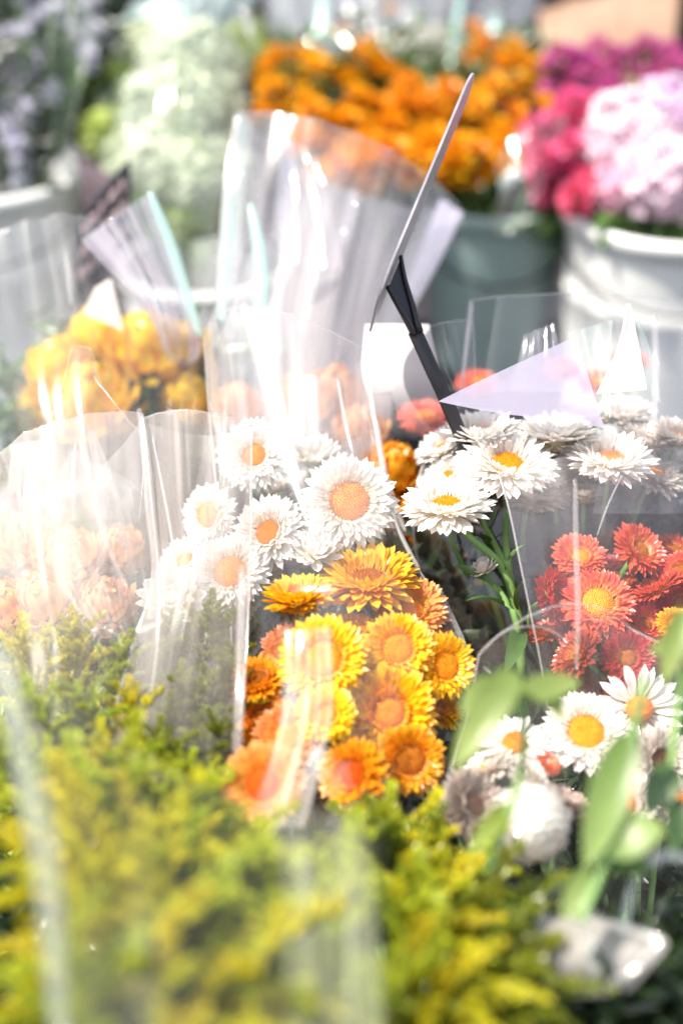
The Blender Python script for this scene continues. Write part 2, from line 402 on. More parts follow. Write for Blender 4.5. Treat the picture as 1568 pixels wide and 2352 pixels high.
# ------------------------------------------------------------------ the setting
V = [(-60, -20, 0), (60, -20, 0), (60, 900, 0), (-60, 900, 0)]
V = [(-900, -900, 0), (900, -900, 0), (900, 900, 0), (-900, 900, 0)]
g = link('pavement', mesh('pavement', V, [(0, 1, 2, 3)], [(0, 0), (1, 0), (1, 1), (0, 1)]), solid('dark_asphalt', (.030, .028, .032), .85, .3, (.016, .015, .018), 30, .4)); g['kind'] = 'structure'
def box(name, x0, x1, y0, y1, z0, z1, mat, parent=None, kind=None, bev=.004):
    V = [(x, y, z) for z in (z0, z1) for y in (y0, y1) for x in (x0, x1)]
    F = [(0, 2, 3, 1), (4, 5, 7, 6), (0, 1, 5, 4), (2, 6, 7, 3), (0, 4, 6, 2), (1, 3, 7, 5)]
    o = link(name, mesh(name, V, F, [(0, 0)] * 8, False), mat, parent, kind=kind)
    md = o.modifiers.new('bevel', 'BEVEL'); md.width = bev; md.segments = 2; return o
MBK = solid('black_plastic', (.014, .013, .017), .42, .5, (.022, .02, .026), 20)
MDW = solid('dark_backdrop', (.018, .016, .02), .9, .2, (.03, .026, .03), 5, .3)
wl = thing('backdrop', 'added dark wall behind the rows of buckets', 'backdrop', (0, 2.75, 0))  # backdrop added to keep the far background dark
box('panel', -2.6, 2.6, 0, .06, 0, 1.15, MDW, wl)
for i in range(14): box('batten', -2.5 + i * .37, -2.46 + i * .37, -.022, -.002, .02, 1.13, MBK, wl, bev=.003)

# ------------------------------------------------------------------ buckets
MWB = solid('white_bucket_plastic', (.84, .85, .83), .45, .3, (.62, .63, .60), 9, .05)
MGB = solid('sage_bucket_plastic', (.27, .36, .34), .4, .4, (.20, .28, .27), 6)
MWT = solid('dark_water', (.01, .014, .012), .1, .5)
def bucket(x, y, r, h, mat, label, group=None, z0=0):
    t = thing('bucket', label, 'bucket', (x, y, z0), group=group); h -= z0
    p = [(r * .72, 0.002), (r * .74, .004)]
    for i in range(1, 15):
        z = h * i / 15; q = r * (.74 + .24 * i / 15); p.append((q, z))
        if i == 12: p += [(q + .002, z + .003), (q + .002, z + .009), (q, z + .012)]
    p.append((r * .975, h - .018)); lathe('body', p, mat, t)
    lathe('rim', [(r * .975, h - .02), (r * 1.03, h - .018), (r * 1.045, h - .006), (r * 1.03, h), (r * .985, h + .001), (r * .965, h - .006), (r * .95, h - .05), (r * .76, .06)], mat, t)
    lathe('water', [(0.001, h * .55), (r * .82, h * .55)], MWT, t)
    pts = [(r * 1.03 * math.cos(a), -r * 1.03 * math.sin(a) * .35 - r * .9 * math.sin(a) * .75, h - .03 - .05 * math.sin(a)) for a in [math.pi * k / 16 for k in range(17)]]
    tube('handle', pts, .002, MBK if mat is not MBK else MWB, t, 6)
    return t
bk = {}
def bucket_at(px, py, D, r, mat, label, z0=0):
    p = P(px, py, D); return bucket(p.x, p.y, r, p.z, mat, label, None, z0)
bucket_at(-50, 380, 1.66, .125, MWB, 'white bucket at the left edge below the pale lilac asters')
bucket_at(470, 600, 1.62, .095, MWB, 'narrow white bucket under the cream and lime bouquet')
bucket_at(1140, 440, 1.66, .090, MGB, 'grey green bucket under the orange flower sprays', .27)
def crate(x, y, w_, d_, h, label):
    t = thing('crate', label, 'crate', (x, y, 0))
    for sx in (-1, 1):
        for sy in (-1, 1): box('corner_post', sx * (w_ - .012) - .011, sx * (w_ - .012) + .011, sy * (d_ - .012) - .011, sy * (d_ - .012) + .011, .001, h - .004, MBK, t, bev=.002)
    for k in range(4):
        z = .012 + k * (h - .02) / 4
        for sy in (-1, 1): box('slat', -w_, w_, sy * (d_ + .005) - .004, sy * (d_ + .005) + .004, z, z + h / 5, MBK, t, bev=.002)
        for sx in (-1, 1): box('slat', sx * (w_ + .005) - .004, sx * (w_ + .005) + .004, -d_, d_, z, z + h / 5, MBK, t, bev=.002)
    box('top_board', -w_ + .001, w_ - .001, -d_ + .001, d_ - .001, h - .012, h - .001, MBK, t, bev=.002)
_p = P(1140, 440, 1.66); crate(_p.x, _p.y, .14, .12, .27, 'black slatted crate under the grey green bucket')
bucket_at(1545, 470, 1.56, .118, MWB, 'large white bucket at the right under the pink flowers')
bucket_at(300, 1120, 1.25, .10, MBK, 'black bucket holding the yellow incurved mums')
bucket_at(700, 1180, 1.22, .10, MBK, 'black bucket holding the peach mums')
bucket(.02, .86, .10, .36, MBK, 'black bucket holding the white and golden strawflowers')
bucket(.235, .92, .10, .36, MBK, 'black bucket holding the white strawflowers at the right')
bucket(.26, .70, .085, .32, MBK, 'black bucket holding the red and coral strawflowers')
bucket(.19, .52, .085, .30, MBK, 'black bucket holding the white daisies at lower right')
bucket(-.14, .56, .11, .30, MBK, 'black bucket holding the goldenrod in the foreground')
bucket(-.33, .83, .10, .34, MBK, 'black bucket under the crumpled clear sleeves at the left')
bucket(.06, .38, .07, .30, MBK, 'black bucket holding the nearest goldenrod')

BC = Vector((.02, .86, .2)); BR = Vector((.20, .90, .2)); BRD = Vector((.25, .74, .2)); BD = Vector((.19, .56, .2)); BY = P(300, 1120, 1.25) - Vector((0, 0, .15)); BP = P(700, 1180, 1.22) - Vector((0, 0, .15)); BG = Vector((-.14, .56, .2)); BG2 = Vector((.06, .38, .2))

# ------------------------------------------------------------------ strawflowers of the centre bunch
GW = 'white strawflowers in the centre bunch'; GG = 'golden and orange strawflowers in the centre bunch'
F_ = strawflower
F_(583, 1045, 158, .99, (-.12, .3, 1), 'open', MW, MDO, BC, 'white strawflower highest on the left of the centre bunch, its orange disc half veiled', GW)
F_(718, 1050, 135, 1.01, (.15, 1, .25), 'bud', MW, MDO, BC, 'white strawflower with pointed petals and no disc showing, topmost right of the centre bunch', GW)
F_(802, 1150, 208, .955, (.12, .25, 1), 'wide', MW, MDO, BC, 'largest white strawflower with broad orange disc facing forward beside the sleeve edge', GW)
F_(615, 1222, 170, .955, (-.5, .42, .95), 'open', MW, MDO, BC, 'white strawflower turned left with a small raised orange disc, below the highest one', GW)
F_(722, 1268, 115, .945, (.1, .75, .7), 'bud', MW, MDO, BC, 'half closed white strawflower just above the bright golden bloom', GW)
F_(478, 1182, 135, .975, (-.6, .15, 1), 'wide', MW, MDO, BC, 'oval white strawflower seen through film, apart at the far left of the centre bunch', GW)
F_(528, 1312, 172, .945, (-.15, .45, 1), 'wide', MW, MDO, BC, 'white strawflower with a large washed out orange disc crossed by the film seam', GW)
F_(425, 1288, 120, .96, (-.3, .6, .8), 'open', MW, MDO, BC, 'small hazy white strawflower behind film left of the seam', GW)
F_(398, 1375, 140, .925, (-.1, .6, .9), 'bud', MW, MDO, BC, 'white half closed strawflower deepest in the milky film at left', GW)
F_(690, 1112, 84, 1.03, (-.4, .9, .3), 'cup', MWD, MDO, BC, 'small white strawflower showing an orange disc edge between three larger white ones', GW, False)
F_(628, 1120, 62, 1.04, (.2, .9, .5), 'bud', MWD, MDO, BC, 'pale pinkish white bud above the left turned white strawflower', GW, False)
F_(640, 1312, 110, .975, (-.3, .9, .1), 'open', MTP, MDO, BC, 'dried taupe strawflower seen from behind, left of the golden bloom', GW, False)
F_(745, 1322, 95, .975, (.3, .9, .2), 'open', MTP, MDO, BC, 'dried beige strawflower tucked between half closed white and golden blooms', GW, False)
F_(556, 1395, 100, .96, (-.6, .5, .5), 'open', MWD, MDO, BC, 'ivory strawflower mostly behind the seam above the empty dark gap', GW, False)
F_(845, 1330, 222, .935, (-.12, 1.1, .65), 'open', MGL, MDB, BC, 'bright golden yellow strawflower with brown disc, largest and topmost of the golden blooms', GG)
F_(686, 1375, 160, .905, (-.1, 1, .35), 'cup', MG, MDB, BC, 'golden strawflower seen from the side on a pale stem, left of the bright yellow one', GG)
F_(945, 1398, 160, .93, (0, .55, .9), 'open', MAP, MDG, BC, 'apricot orange strawflower with gold disc beside the curved sleeve edge', GG)
F_(805, 1455, 150, .915, (.1, 1, .25), 'cup', MG, MDB, BC, 'golden strawflower seen side on just under the bright yellow one', GG)
F_(742, 1512, 195, .865, (-.05, .4, 1), 'wide', MGL, MDO, BC, 'big blurred golden strawflower at the left of the golden cluster behind hazy film', GG, leaves=1)
F_(912, 1488, 160, .885, (0, .35, 1), 'wide', MGL, MDO, BC, 'golden strawflower with wide flat disc in the middle of the cluster', GG, leaves=1)
F_(1022, 1528, 145, .89, (.45, .2, 1), 'wide', MGL, MDO, BC, 'golden strawflower against the right edge of the centre sleeve', GG, leaves=1)
F_(893, 1635, 205, .87, (0, .25, 1), 'open', MG, MDO, BC, 'round golden strawflower facing forward below the middle of the cluster', GG, leaves=1)
F_(942, 1745, 155, .85, (.15, .15, 1), 'wide', MO, MDB, BC, 'orange strawflower with dark heart at the lower right of the cluster', GG, leaves=1)
F_(808, 1778, 160, .835, (-.45, .35, .9), 'open', MO, MDR, BC, 'orange strawflower turned left with a red orange disc, lowest of the cluster', GG, leaves=1)
F_(592, 1560, 130, .88, (-.2, .7, .6), 'open', MO, MDB, BC, 'deep orange strawflower peeping out just right of the goldenrod seam', GG, False)
F_(600, 1650, 140, .87, (-.2, .5, .8), 'open', MO, MDB, BC, 'orange strawflower with dark centre half way down the seam', GG, False)
F_(603, 1800, 185, .80, (-.2, .3, 1), 'wide', MAP, MDR, BC, 'large apricot strawflower very blurred at the bottom left of the cluster', GG, False)
F_(750, 1640, 130, .845, (.1, .5, 1), 'open', MGL, MDG, BC, 'pale golden strawflower left of the round forward facing one', GG, False)
F_(655, 1490, 120, .90, (-.4, .5, .8), 'open', MAP, MDO, BC, 'pale apricot strawflower left of the big blurred golden one', GG, False)
F_(662, 1690, 150, .85, (0, .5, 1), 'wide', MAP, MDO, BC, 'soft apricot strawflower under a light streak of film', GG, False)
F_(1000, 1620, 130, .905, (.4, .7, .4), 'open', MO, MDB, BC, 'shaded orange strawflower behind the right side of the cluster', GG, False)
F_(985, 1462, 110, .92, (.3, .9, .4), 'open', MRR, MDB, BC, 'rust coloured strawflower under the apricot one at the sleeve edge', GG, False)
F_(855, 1560, 120, .91, (-.1, .8, .4), 'open', MG, MDB, BC, 'small golden strawflower seen from the side between the two largest discs', GG, False)
F_(850, 1870, 120, .83, (.3, -.2, .9), 'bud', MTP, MDO, BC, 'dried pinkish strawflower at the bottom of the centre bunch', GG, False)
F_(872, 1720, 110, .87, (0, .7, .6), 'open', MG, MDB, BC, 'golden strawflower hidden between the round one and the lowest orange ones', GG, False)
# ------------------------------------------------------------------ white strawflowers on the right
G2 = 'white strawflowers in the right bunch'
F_(1025, 1160, 200, .945, (-.12, 1.0, .62), 'open', MW, MDO, BR, 'crisp white strawflower with orange disc nearest the dark gap, facing up', G2)
F_(1165, 1065, 210, .965, (.05, 1.0, .85), 'open', MW, MDO, BR, 'large white strawflower with a half veiled tan orange disc, right of the crisp one', G2)
F_(1108, 1000, 170, .99, (-.05, 1, .45), 'cup', MW, MDO, BR, 'white strawflower showing a flat orange top, under the lavender flap', G2)
F_(1018, 1030, 125, 1.01, (-.5, .9, .5), 'cup', MW, MDO, BR, 'white strawflower leaning left at the left end of the right bunch', G2)
F_(1025, 1098, 120, .99, (-.5, .6, .6), 'open', MW, MDO, BR, 'white strawflower partly hidden right above the crisp one', G2)
F_(1272, 1005, 185, .99, (0, 1, .25), 'cup', MW, MDO, BR, 'white strawflower seen side on with no disc, just under the lavender flap', G2)
F_(1402, 1055, 195, .975, (.05, 1.0, .6), 'open', MW, MDO, BR, 'white strawflower with orange disc over the red blooms', G2)
F_(1490, 1015, 140, 1.01, (.2, 1, .3), 'cup', MWD, MDO, BR, 'ivory strawflower with orange top second from the right edge', G2)
F_(1552, 1005, 130, 1.0, (.1, .9, .5), 'cup', MWD, MDO, BR, 'ivory strawflower with orange disc cut by the right edge', G2)
F_(1432, 955, 140, 1.04, (0, 1, .35), 'cup', MW, MDO, BR, 'white strawflower highest of the right bunch below the bright film glare', G2)
F_(1215, 1140, 150, .99, (.2, .9, .3), 'open', MWD, MDO, BR, 'shaded ivory strawflower hanging under the large veiled one', G2, False)
F_(1340, 1138, 95, 1.0, (0, 1, .3), 'cup', MWD, MDO, BR, 'small shaded ivory strawflower between stems above the red blooms', G2, False)
F_(1210, 1005, 120, 1.04, (0, 1, .3), 'cup', MWD, MDO, BR, 'ivory strawflower behind the gap between two large white ones', G2, False)
F_(1232, 1082, 130, 1.0, (.1, .8, .6), 'open', MW, MDO, BR, 'white strawflower filling the gap right of the large veiled one', G2, False)
F_(1320, 1075, 120, 1.01, (-.2, .9, .5), 'cup', MWD, MDO, BR, 'white strawflower low between the side on one and the one over the red blooms', G2, False)
F_(1500, 1090, 150, 1.0, (.3, .8, .5), 'open', MWD, MDO, BR, 'ivory strawflower low at the right, under the two orange topped ones', G2, False)
F_(1345, 960, 120, 1.04, (0, 1, .4), 'cup', MWD, MDO, BR, 'ivory strawflower behind the lower corner of the lavender flap', G2, False)
F_(1560, 1075, 110, 1.02, (.2, .8, .5), 'cup', MWD, MDO, BR, 'ivory strawflower half cut off at the right edge, lower one', G2, False)
F_(1075, 1055, 110, 1.0, (-.2, .8, .6), 'cup', MW, MDO, BR, 'small white strawflower squeezed between the crisp one and the flat topped one', G2, False)
F_(1113, 1308, 62, .95, (-.5, .8, .3), 'bud', MWD, MDO, Vector(P(1190, 1460, .95)), 'tiny white bud on a side shoot in the dark gap', None, True, 1)
GC = 'coral strawflowers blurred behind the right bunch'
for x, y, px, D, l in ((975, 960, 120, 1.1, 'salmon coral strawflower left of the right white bunch'), (1095, 880, 90, 1.2, 'coral red strawflower at the foot of the price card pick'),
                       (1375, 880, 90, 1.2, 'coral strawflower left of the bright film glare'), (1445, 830, 80, 1.28, 'orange red strawflower behind the film glare'), (1290, 850, 80, 1.2, 'coral strawflower hidden behind the lavender flap')):
    F_(x, y, px, D, (0, .8, .6), 'open', MRP, MDG, BR, l, GC, False, 1)
# loose shoots with leaves in the dark gap
def shoot(pts, r, leaves, label, mat=MLF):
    t = thing('strawflower_shoot', label, 'plant', P(*pts[-1])); inv = Matrix.Translation(-P(*pts[-1]))
    q = cr([P(*p) for p in pts], 14); tube('stem', q, [r * .6 + r * .6 * i / 13 for i in range(14)], MST, t, 8, inv=inv)
    for (x, y, D, x2, y2, D2, wd) in leaves:
        a = P(x, y, D); b = P(x2, y2, D2); d = b - a; L = d.length
        m = look(a, d, random.uniform(-.5, .5)); link('leaf', LEAF if wd < .3 else LEAFB, mat, t, inv @ m @ Matrix.Diagonal((L * max(1, wd / .17 if wd < .3 else wd / .4), L, L, 1)))
    return t
shoot([(1045, 1205, .95), (1085, 1240, .95), (1150, 1300, .955), (1185, 1400, .96), (1200, 1560, .97)], .0032, [(1080, 1235, .95, 1130, 1290, .99, .2), (1160, 1310, .95, 1210, 1250, .95, .2), (1180, 1380, .96, 1120, 1350, .98, .2), (1185, 1420, .96, 1060, 1390, .93, .15), (1190, 1440, .96, 1150, 1560, .92, .25), (1190, 1400, .95, 1215, 1330, .93, .22)], 'thick branching green stem under the crisp white strawflower')
shoot([(1095, 1160, .98), (1120, 1220, .98), (1155, 1290, .965), (1165, 1330, .96)], .0026, [(1120, 1220, .98, 1150, 1160, .98, .2)], 'thin green stem joining the thick one from above', )
shoot([(1165, 1150, .99), (1160, 1220, .98), (1165, 1290, .965), (1178, 1380, .96)], .0028, [(1160, 1220, .98, 1135, 1300, 1.0, .2)], 'upright green stem beside the sleeve edge in the dark gap')
shoot([(1060, 1180, 1.0), (1085, 1230, 1.0), (1110, 1300, 1.0), (1170, 1500, 1.0)], .0024, [(1090, 1250, 1.0, 1075, 1310, 1.0, .2)], 'shaded green stem leaning behind the thick one', MLD)
# ------------------------------------------------------------------ red bunch
G3 = 'red strawflowers in the right bunch'
F_(1330, 1278, 118, .955, (.05, .7, .9), 'open', MRP, MDG, BRD, 'coral pink strawflower with yellow disc, upper left of the red bunch', G3)
F_(1468, 1262, 130, .965, (.5, .6, .8), 'open', MRP, MDB, BRD, 'coral red strawflower tilted right with brown ringed disc at the top of the red bunch', G3)
F_(1268, 1372, 130, .94, (.75, .25, .75), 'cup', MRD, MDB, BRD, 'scarlet cupped strawflower turned right, touching the sleeve seam', G3)
F_(1372, 1382, 165, .935, (0, .6, .9), 'wide', MRP, MDG, BRD, 'largest coral strawflower with a broad yellow disc, middle of the red bunch', G3)
F_(1508, 1350, 130, .955, (-.5, .85, .05), 'open', MRP, MDB, BRD, 'coral strawflower seen from behind, right of the largest one', G3)
F_(1548, 1262, 95, .985, (.1, .8, .6), 'open', MRR, MDB, BRD, 'dark red strawflower at the right edge above the others', G3, False)
F_(1562, 1310, 90, .96, (-.3, .4, .9), 'open', MRP, MDB, BRD, 'coral strawflower cut by the right edge beside the one seen from behind', G3, False)
F_(1400, 1300, 90, 1.0, (0, .9, .2), 'cup', MRR, MDB, BRD, 'crimson strawflower in shade between the two upper red ones', G3, False)
F_(1322, 1502, 130, .92, (-.7, .5, .3), 'open', MRR, MDB, BRD, 'dull red strawflower seen from behind at the bottom left of the red bunch', G3, False)
F_(1440, 1510, 120, .92, (.1, .3, 1), 'open', MRR, MDB, BRD, 'rust orange strawflower in shade below the largest coral one', G3, False)
F_(1548, 1430, 80, .915, (0, .6, .7), 'open', MG, MDG, BRD, 'small yellow orange strawflower at the right edge under the red ones', G3, False)
F_(1430, 1440, 100, .965, (.3, .9, .1), 'open', MRR, MDB, BRD, 'dark crimson strawflower seen from behind right of the largest coral one', G3, False)
F_(1520, 1500, 120, .95, (0, .7, .5), 'open', MRR, MDB, BRD, 'deep red strawflower in shade at lower right of the red bunch', G3, False)
F_(1260, 1450, 100, .96, (-.3, .8, .2), 'open', MRR, MDB, BRD, 'dark red strawflower in shade under the scarlet cupped one', G3, False)
F_(1380, 1560, 110, .93, (-.3, .6, .4), 'open', MRR, MDB, BRD, 'dark red strawflower lowest of the red bunch', G3, False)
F_(1330, 1440, 110, .95, (-.3, .6, .7), 'cup', MRD, MDB, BRD, 'scarlet strawflower under the largest coral one, left side', G3, False)
F_(1478, 1435, 120, .95, (.2, .5, .8), 'cup', MRP, MDB, BRD, 'coral cupped strawflower right of the largest one, lower', G3, False)
F_(1562, 1385, 110, .955, (-.2, .4, .9), 'cup', MRD, MDB, BRD, 'scarlet cupped strawflower cut by the right edge', G3, False)
F_(1425, 1345, 90, .98, (.2, .8, .4), 'cup', MRR, MDB, BRD, 'dark red strawflower wedged right of the largest coral one, upper', G3, False)
# ------------------------------------------------------------------ daisies lower right
G4 = 'white daisy like strawflowers at lower right'
F_(1467, 1630, 200, .90, (.03, .2, 1), 'daisy', MW, MDO, BD, 'white daisy like bloom with domed orange disc, sharpest at lower right', G4, leaves=1)
F_(1345, 1680, 190, .87, (0, .62, .9), 'wide', MW, MDO, BD, 'white strawflower with a broad shiny orange disc left of the sharp daisy', G4, leaves=1)
F_(1180, 1712, 175, .86, (0, .9, .62), 'daisy', MW, MDO, BD, 'white daisy like bloom with spiky upright petals behind the bright leaf', G4, leaves=1)
F_(1518, 1745, 145, .87, (.2, .2, 1), 'open', MWD, MDK, BD, 'ivory strawflower with dark brown disc under the sharp daisy', G4, leaves=1)
F_(1435, 1845, 140, .845, (0, .4, 1), 'open', MWD, MDR, BD, 'ivory strawflower with reddish disc half hidden by leaves', G4, leaves=1)
F_(1085, 1850, 165, .83, (.5, .5, .8), 'open', MTP, MDK, BD, 'dried taupe strawflower with dark disc at the left of the daisy sleeve', G4, leaves=1)
F_(1216, 1888, 172, .79, (0, .15, 1), 'globe', MW, MDO, BD, 'closed round white button strawflower below the daisies', G4, leaves=0)
F_(1295, 1845, 150, .84, (.4, .9, .1), 'open', MTP, MDB, BD, 'brownish strawflower seen from behind right of the white button', G4, False, 0)
F_(1210, 1790, 80, .83, (0, .8, .5), 'bud', MWD, MDO, BD, 'pinkish ivory bud just above the white button', G4, False, 0)
F_(1258, 1752, 60, .85, (.4, .7, .6), 'open', MRP, MDR, BD, 'small orange red bloom tucked under the shiny disc daisy', G4, False, 0)
F_(1120, 1760, 120, .85, (-.5, .8, .2), 'open', MWD, MDO, BD, 'ivory strawflower seen from below at left of the daisies', G4, False, 0)
F_(1555, 1840, 120, .86, (.2, .5, .8), 'open', MWD, MDO, BD, 'ivory strawflower cut by the right edge above the coral bloom', G4, False, 0)

# ------------------------------------------------------------------ yellow and peach mums behind
G5 = 'yellow incurved mums at the left'
for x, y, px, D, ax, l in (
    (150, 880, 170, 1.22, (-.2, .8, .5), 'yellow mum at the far left of the yellow bunch'), (230, 815, 170, 1.25, (-.1, 1, .3), 'yellow mum top left of the yellow bunch'),
    (338, 822, 175, 1.22, (.05, 1, .3), 'large yellow mum top centre with long upright petals'), (415, 810, 120, 1.25, (.2, 1, .3), 'yellow mum top right of the yellow bunch'),
    (425, 925, 110, 1.22, (.2, .9, .4), 'small yellow mum apart at the lower right of its bunch'), (215, 940, 180, 1.18, (-.1, .8, .5), 'yellow mum lowest of its bunch, behind the film tip'),
    (100, 950, 110, 1.26, (-.3, .8, .4), 'pale yellow mum half hidden at the lower left of its bunch')):
    F_(x, y, px, D, ax, 'mum', MYM, MDO, BY, l, G5, px > 150, 1, name='chrysanthemum')
G6 = 'peach mums behind the centre bunch'
for x, y, px, D, ax, l in (
    (548, 945, 110, 1.15, (-.1, 1, .3), 'peach yellow mum left of the white centre bunch'), (690, 945, 150, 1.14, (0, .9, .4), 'peach mum straight behind the topmost white bloom'),
    (770, 925, 140, 1.16, (.1, .9, .4), 'peach mum at the upper right behind the centre bunch'), (820, 1010, 130, 1.12, (.2, .9, .4), 'peach mum behind the creased sleeve edge'),
    (900, 1090, 130, 1.08, (.2, .6, .6), 'orange peach mum between centre and right bunches'), (950, 1190, 120, 1.08, (.2, .6, .6), 'orange mum in shade above the dark gap'),
    (620, 960, 100, 1.2, (0, 1, .3), 'peach mum furthest behind the film glare')):
    F_(x, y, px, D, ax, 'mum', MPE if y < 1050 else MO, MDO, BP, l, G6, False, 1, name='chrysanthemum')

G7 = 'peach mums inside the milky left sleeve'
for x, y, px, D, ax, l in (
    (60, 1250, 130, 1.02, (-.2, .8, .6), 'peach orange mum glowing through the milky film at the left edge'), (160, 1290, 140, 1.0, (0, .8, .6), 'peach mum behind the middle of the left milky film'),
    (110, 1390, 130, .97, (-.2, .7, .7), 'peach mum low behind the left milky film'), (240, 1400, 130, .98, (.1, .8, .6), 'peach mum just left of the milky sleeve corner, low'),
    (20, 1400, 120, .98, (-.2, .7, .7), 'peach mum cut by the left edge behind milky film'), (270, 1270, 110, 1.02, (.2, .8, .6), 'small peach mum behind the upright film crease')):
    F_(x, y, px, D, ax, 'mum', MPE, MDO, Vector((-.33, .86, .2)), l, G7, False, 0, name='chrysanthemum')
# ------------------------------------------------------------------ small back blooms as sprays
def bloom_mesh(kind, n, seed):
    random.seed(seed); ms = []
    for i in range(n):
        z = 1 - 1.45 * (i + .5) / n; a = i * 2.39996; c = math.sqrt(max(0, 1 - z * z)); la = math.asin(max(-1, min(1, z)))
        L = random.uniform(.7, .95)
        ms.append(Matrix.Rotation(a, 4, 'Z') @ Matrix.Translation((0, c * .35, z * .3)) @ Matrix.Rotation(la * .9 + random.gauss(0, .15), 4, 'X') @ Matrix.Diagonal((L, L, L, 1)))
    V, F, U = join_copies(*PD['lo'], ms); return mesh('bloom', V.tolist(), F.tolist(), U)
BLO = [bloom_mesh('lo', n, s) for n, s in ((34, 1), (26, 2), (40, 3))]
def spray(name, label, group, base, heads, mat, rad, nleaf=8, lm=MLD):
    t = thing(name, label, 'flower spray', base, group=group); inv = Matrix.Translation(-Vector(base))
    c = sum(heads, Vector()) / len(heads); hub = c.lerp(Vector(base), .38)
    tube('stem', cr([hub, hub.lerp(Vector(base), .5), base], 8), .0025, MST, t, 5, inv=inv)
    for i, h in enumerate(heads):
        ax = ((h - hub).normalized() + Vector((random.gauss(0, .3), random.gauss(-.2, .3), .5))).normalized(); r = rad * random.uniform(.75, 1.2)
        link('bloom', BLO[i % 3], mat, t, inv @ frame(ax, h, random.random() * 6) @ Matrix.Diagonal((r, r, r, 1)))
        tube('branchlet', cr([h, (h + hub) / 2 + Vector((0, 0, -.01)), hub], 5), .0013, MST, t, 4, inv=inv)
    for k in range(nleaf):
        p = c.lerp(hub, random.uniform(-.1, 1)) + Vector([random.gauss(0, .02) for _ in range(3)])
        link('leaf', LEAF, lm, t, inv @ look(p, Vector((random.gauss(0, 1), random.gauss(0, 1), random.uniform(-.2, .9))).normalized(), random.uniform(-2, 2), random.uniform(.03, .06)))
    return t
random.seed(21)
SPO = [((665, 165), 'at the upper left corner'), ((655, 250), 'at the far left edge, lower'), ((750, 195), 'upper left, second in'), ((745, 300), 'left of centre, lower front'), ((860, 165), 'top middle, catching light'),
       ((850, 270), 'in the middle beneath the top light'), ((860, 375), 'at the lowest left front'), ((955, 240), 'left of the price card tip'), ((960, 350), 'bottom middle left of the blade'), ((1055, 260), 'behind the price card tip'),
       ((1060, 370), 'bottom right of the blade, nearest the bucket'), ((1140, 150), 'at the top right behind the film'), ((1150, 250), 'right of the blade, middle height'), ((1225, 195), 'at the upper right end'), ((1235, 285), 'at the far right end by the pink bunch'),
       ((1165, 345), 'low at the right over the grey green bucket'), ((790, 370), 'lowest left, beside the tall clear sleeve')]
for (x, y), l in SPO:
    D = 1.72 - (y - 150) / 250 * .16
    hs = []
    for k in range(10):
        a = k * 2.4; r = 62 * math.sqrt((k + .5) / 10)
        hs.append(P(x + r * math.cos(a) + random.gauss(0, 6), y + r * math.sin(a) * .9 + random.gauss(0, 6), D + random.gauss(0, .02)))
    spray('orange_spray', 'cluster of small orange blooms ' + l, 'orange flower sprays in the back row', P(1100, 560, 1.70) if x > 900 else P(900, 560, 1.66), hs, MBO if random.random() < .75 else MO, S(35, D), 8)
for (x, y), l in (((1300, 160), 'at the top left of the pink bunch'), ((1400, 150), 'in the top middle of the pink bunch'), ((1500, 140), 'under the kraft paper, top right'), ((1545, 190), 'at the right edge under the kraft paper'), ((1300, 230), 'left of the pale pink heads, upper'), ((1390, 230), 'just above the pale pink heads')):
    hs = [P(x + 55 * math.sqrt((k + .5) / 9) * math.cos(k * 2.4), y + 50 * math.sqrt((k + .5) / 9) * math.sin(k * 2.4), 1.66 + random.gauss(0, .02)) for k in range(9)]
    spray('magenta_spray', 'cluster of magenta blooms ' + l, 'magenta flower sprays in the back row', P(1480, 620, 1.6), hs, MPK, S(30, 1.66), 7)
for (x, y), l in (((1330, 270), 'beside the orange flowers'), ((1260, 330), 'leaning out left over the bucket'), ((1270, 400), 'lowest, left of the pale pink heads'), ((1330, 370), 'against the pale pink heads'), ((1340, 440), 'tucked under the pale pink heads')):
    hs = [P(x + 48 * math.sqrt((k + .5) / 8) * math.cos(k * 2.4), y + 48 * math.sqrt((k + .5) / 8) * math.sin(k * 2.4), 1.54 + random.gauss(0, .02)) for k in range(8)]
    spray('hot_pink_spray', 'cluster of hot pink blooms ' + l, 'hot pink flower sprays in the back row', P(1480, 620, 1.6), hs, MHP, S(38, 1.6), 4)
# heads made of crowded florets
def head(name, label, group, c, rx, ry, rz, n, mat, fr, base, tilt=(0, 0, 1), nl=3):
    t = thing(name, label, 'flower head', c, group=group); ms = []
    for i in range(n):
        z = 1 - 1.6 * (i + .5) / n; a = i * 2.39996; q = math.sqrt(max(0, 1 - z * z))
        d = Vector((q * math.cos(a), q * math.sin(a), z)); k = 1 + random.gauss(0, .08) + .26 * noise.noise(d * 3.2 + Vector(c) * 9)
        p = Vector((d.x * rx * k, d.y * ry * k, d.z * rz * k)); Mf = frame((d + Vector([random.gauss(0, .25) for _ in range(3)])).normalized(), p, random.random() * 6)
        for j in range(5):
            s = fr * random.uniform(.8, 1.15); ms.append(Mf @ Matrix.Rotation(j * 1.2566, 4, 'Z') @ Matrix.Rotation(.25, 4, 'X') @ Matrix.Diagonal((s, s, s, 1)))
    V, F, U = join_copies(*PD['tiny'], ms); link('florets', mesh('florets', V.tolist(), F.tolist(), U), mat, t, kind='stuff')
    b = Vector(base) - Vector(c); tube('stem', cr([Vector((0, 0, 0)), b * .5 + Vector((0, 0, -.01)), b], 8), .003, MST, t, 6)
    for k in range(nl):
        link('leaf', LEAFB, MLF, t, look(b.normalized() * rz * 1.0, Vector((random.gauss(0, 1), random.gauss(-.5, .6), random.uniform(-.3, .4))).normalized(), 0, random.uniform(.05, .08)))
    return t
GB = 'pale pink flower heads in the back row'; bp_ = P(1500, 640, 1.55)
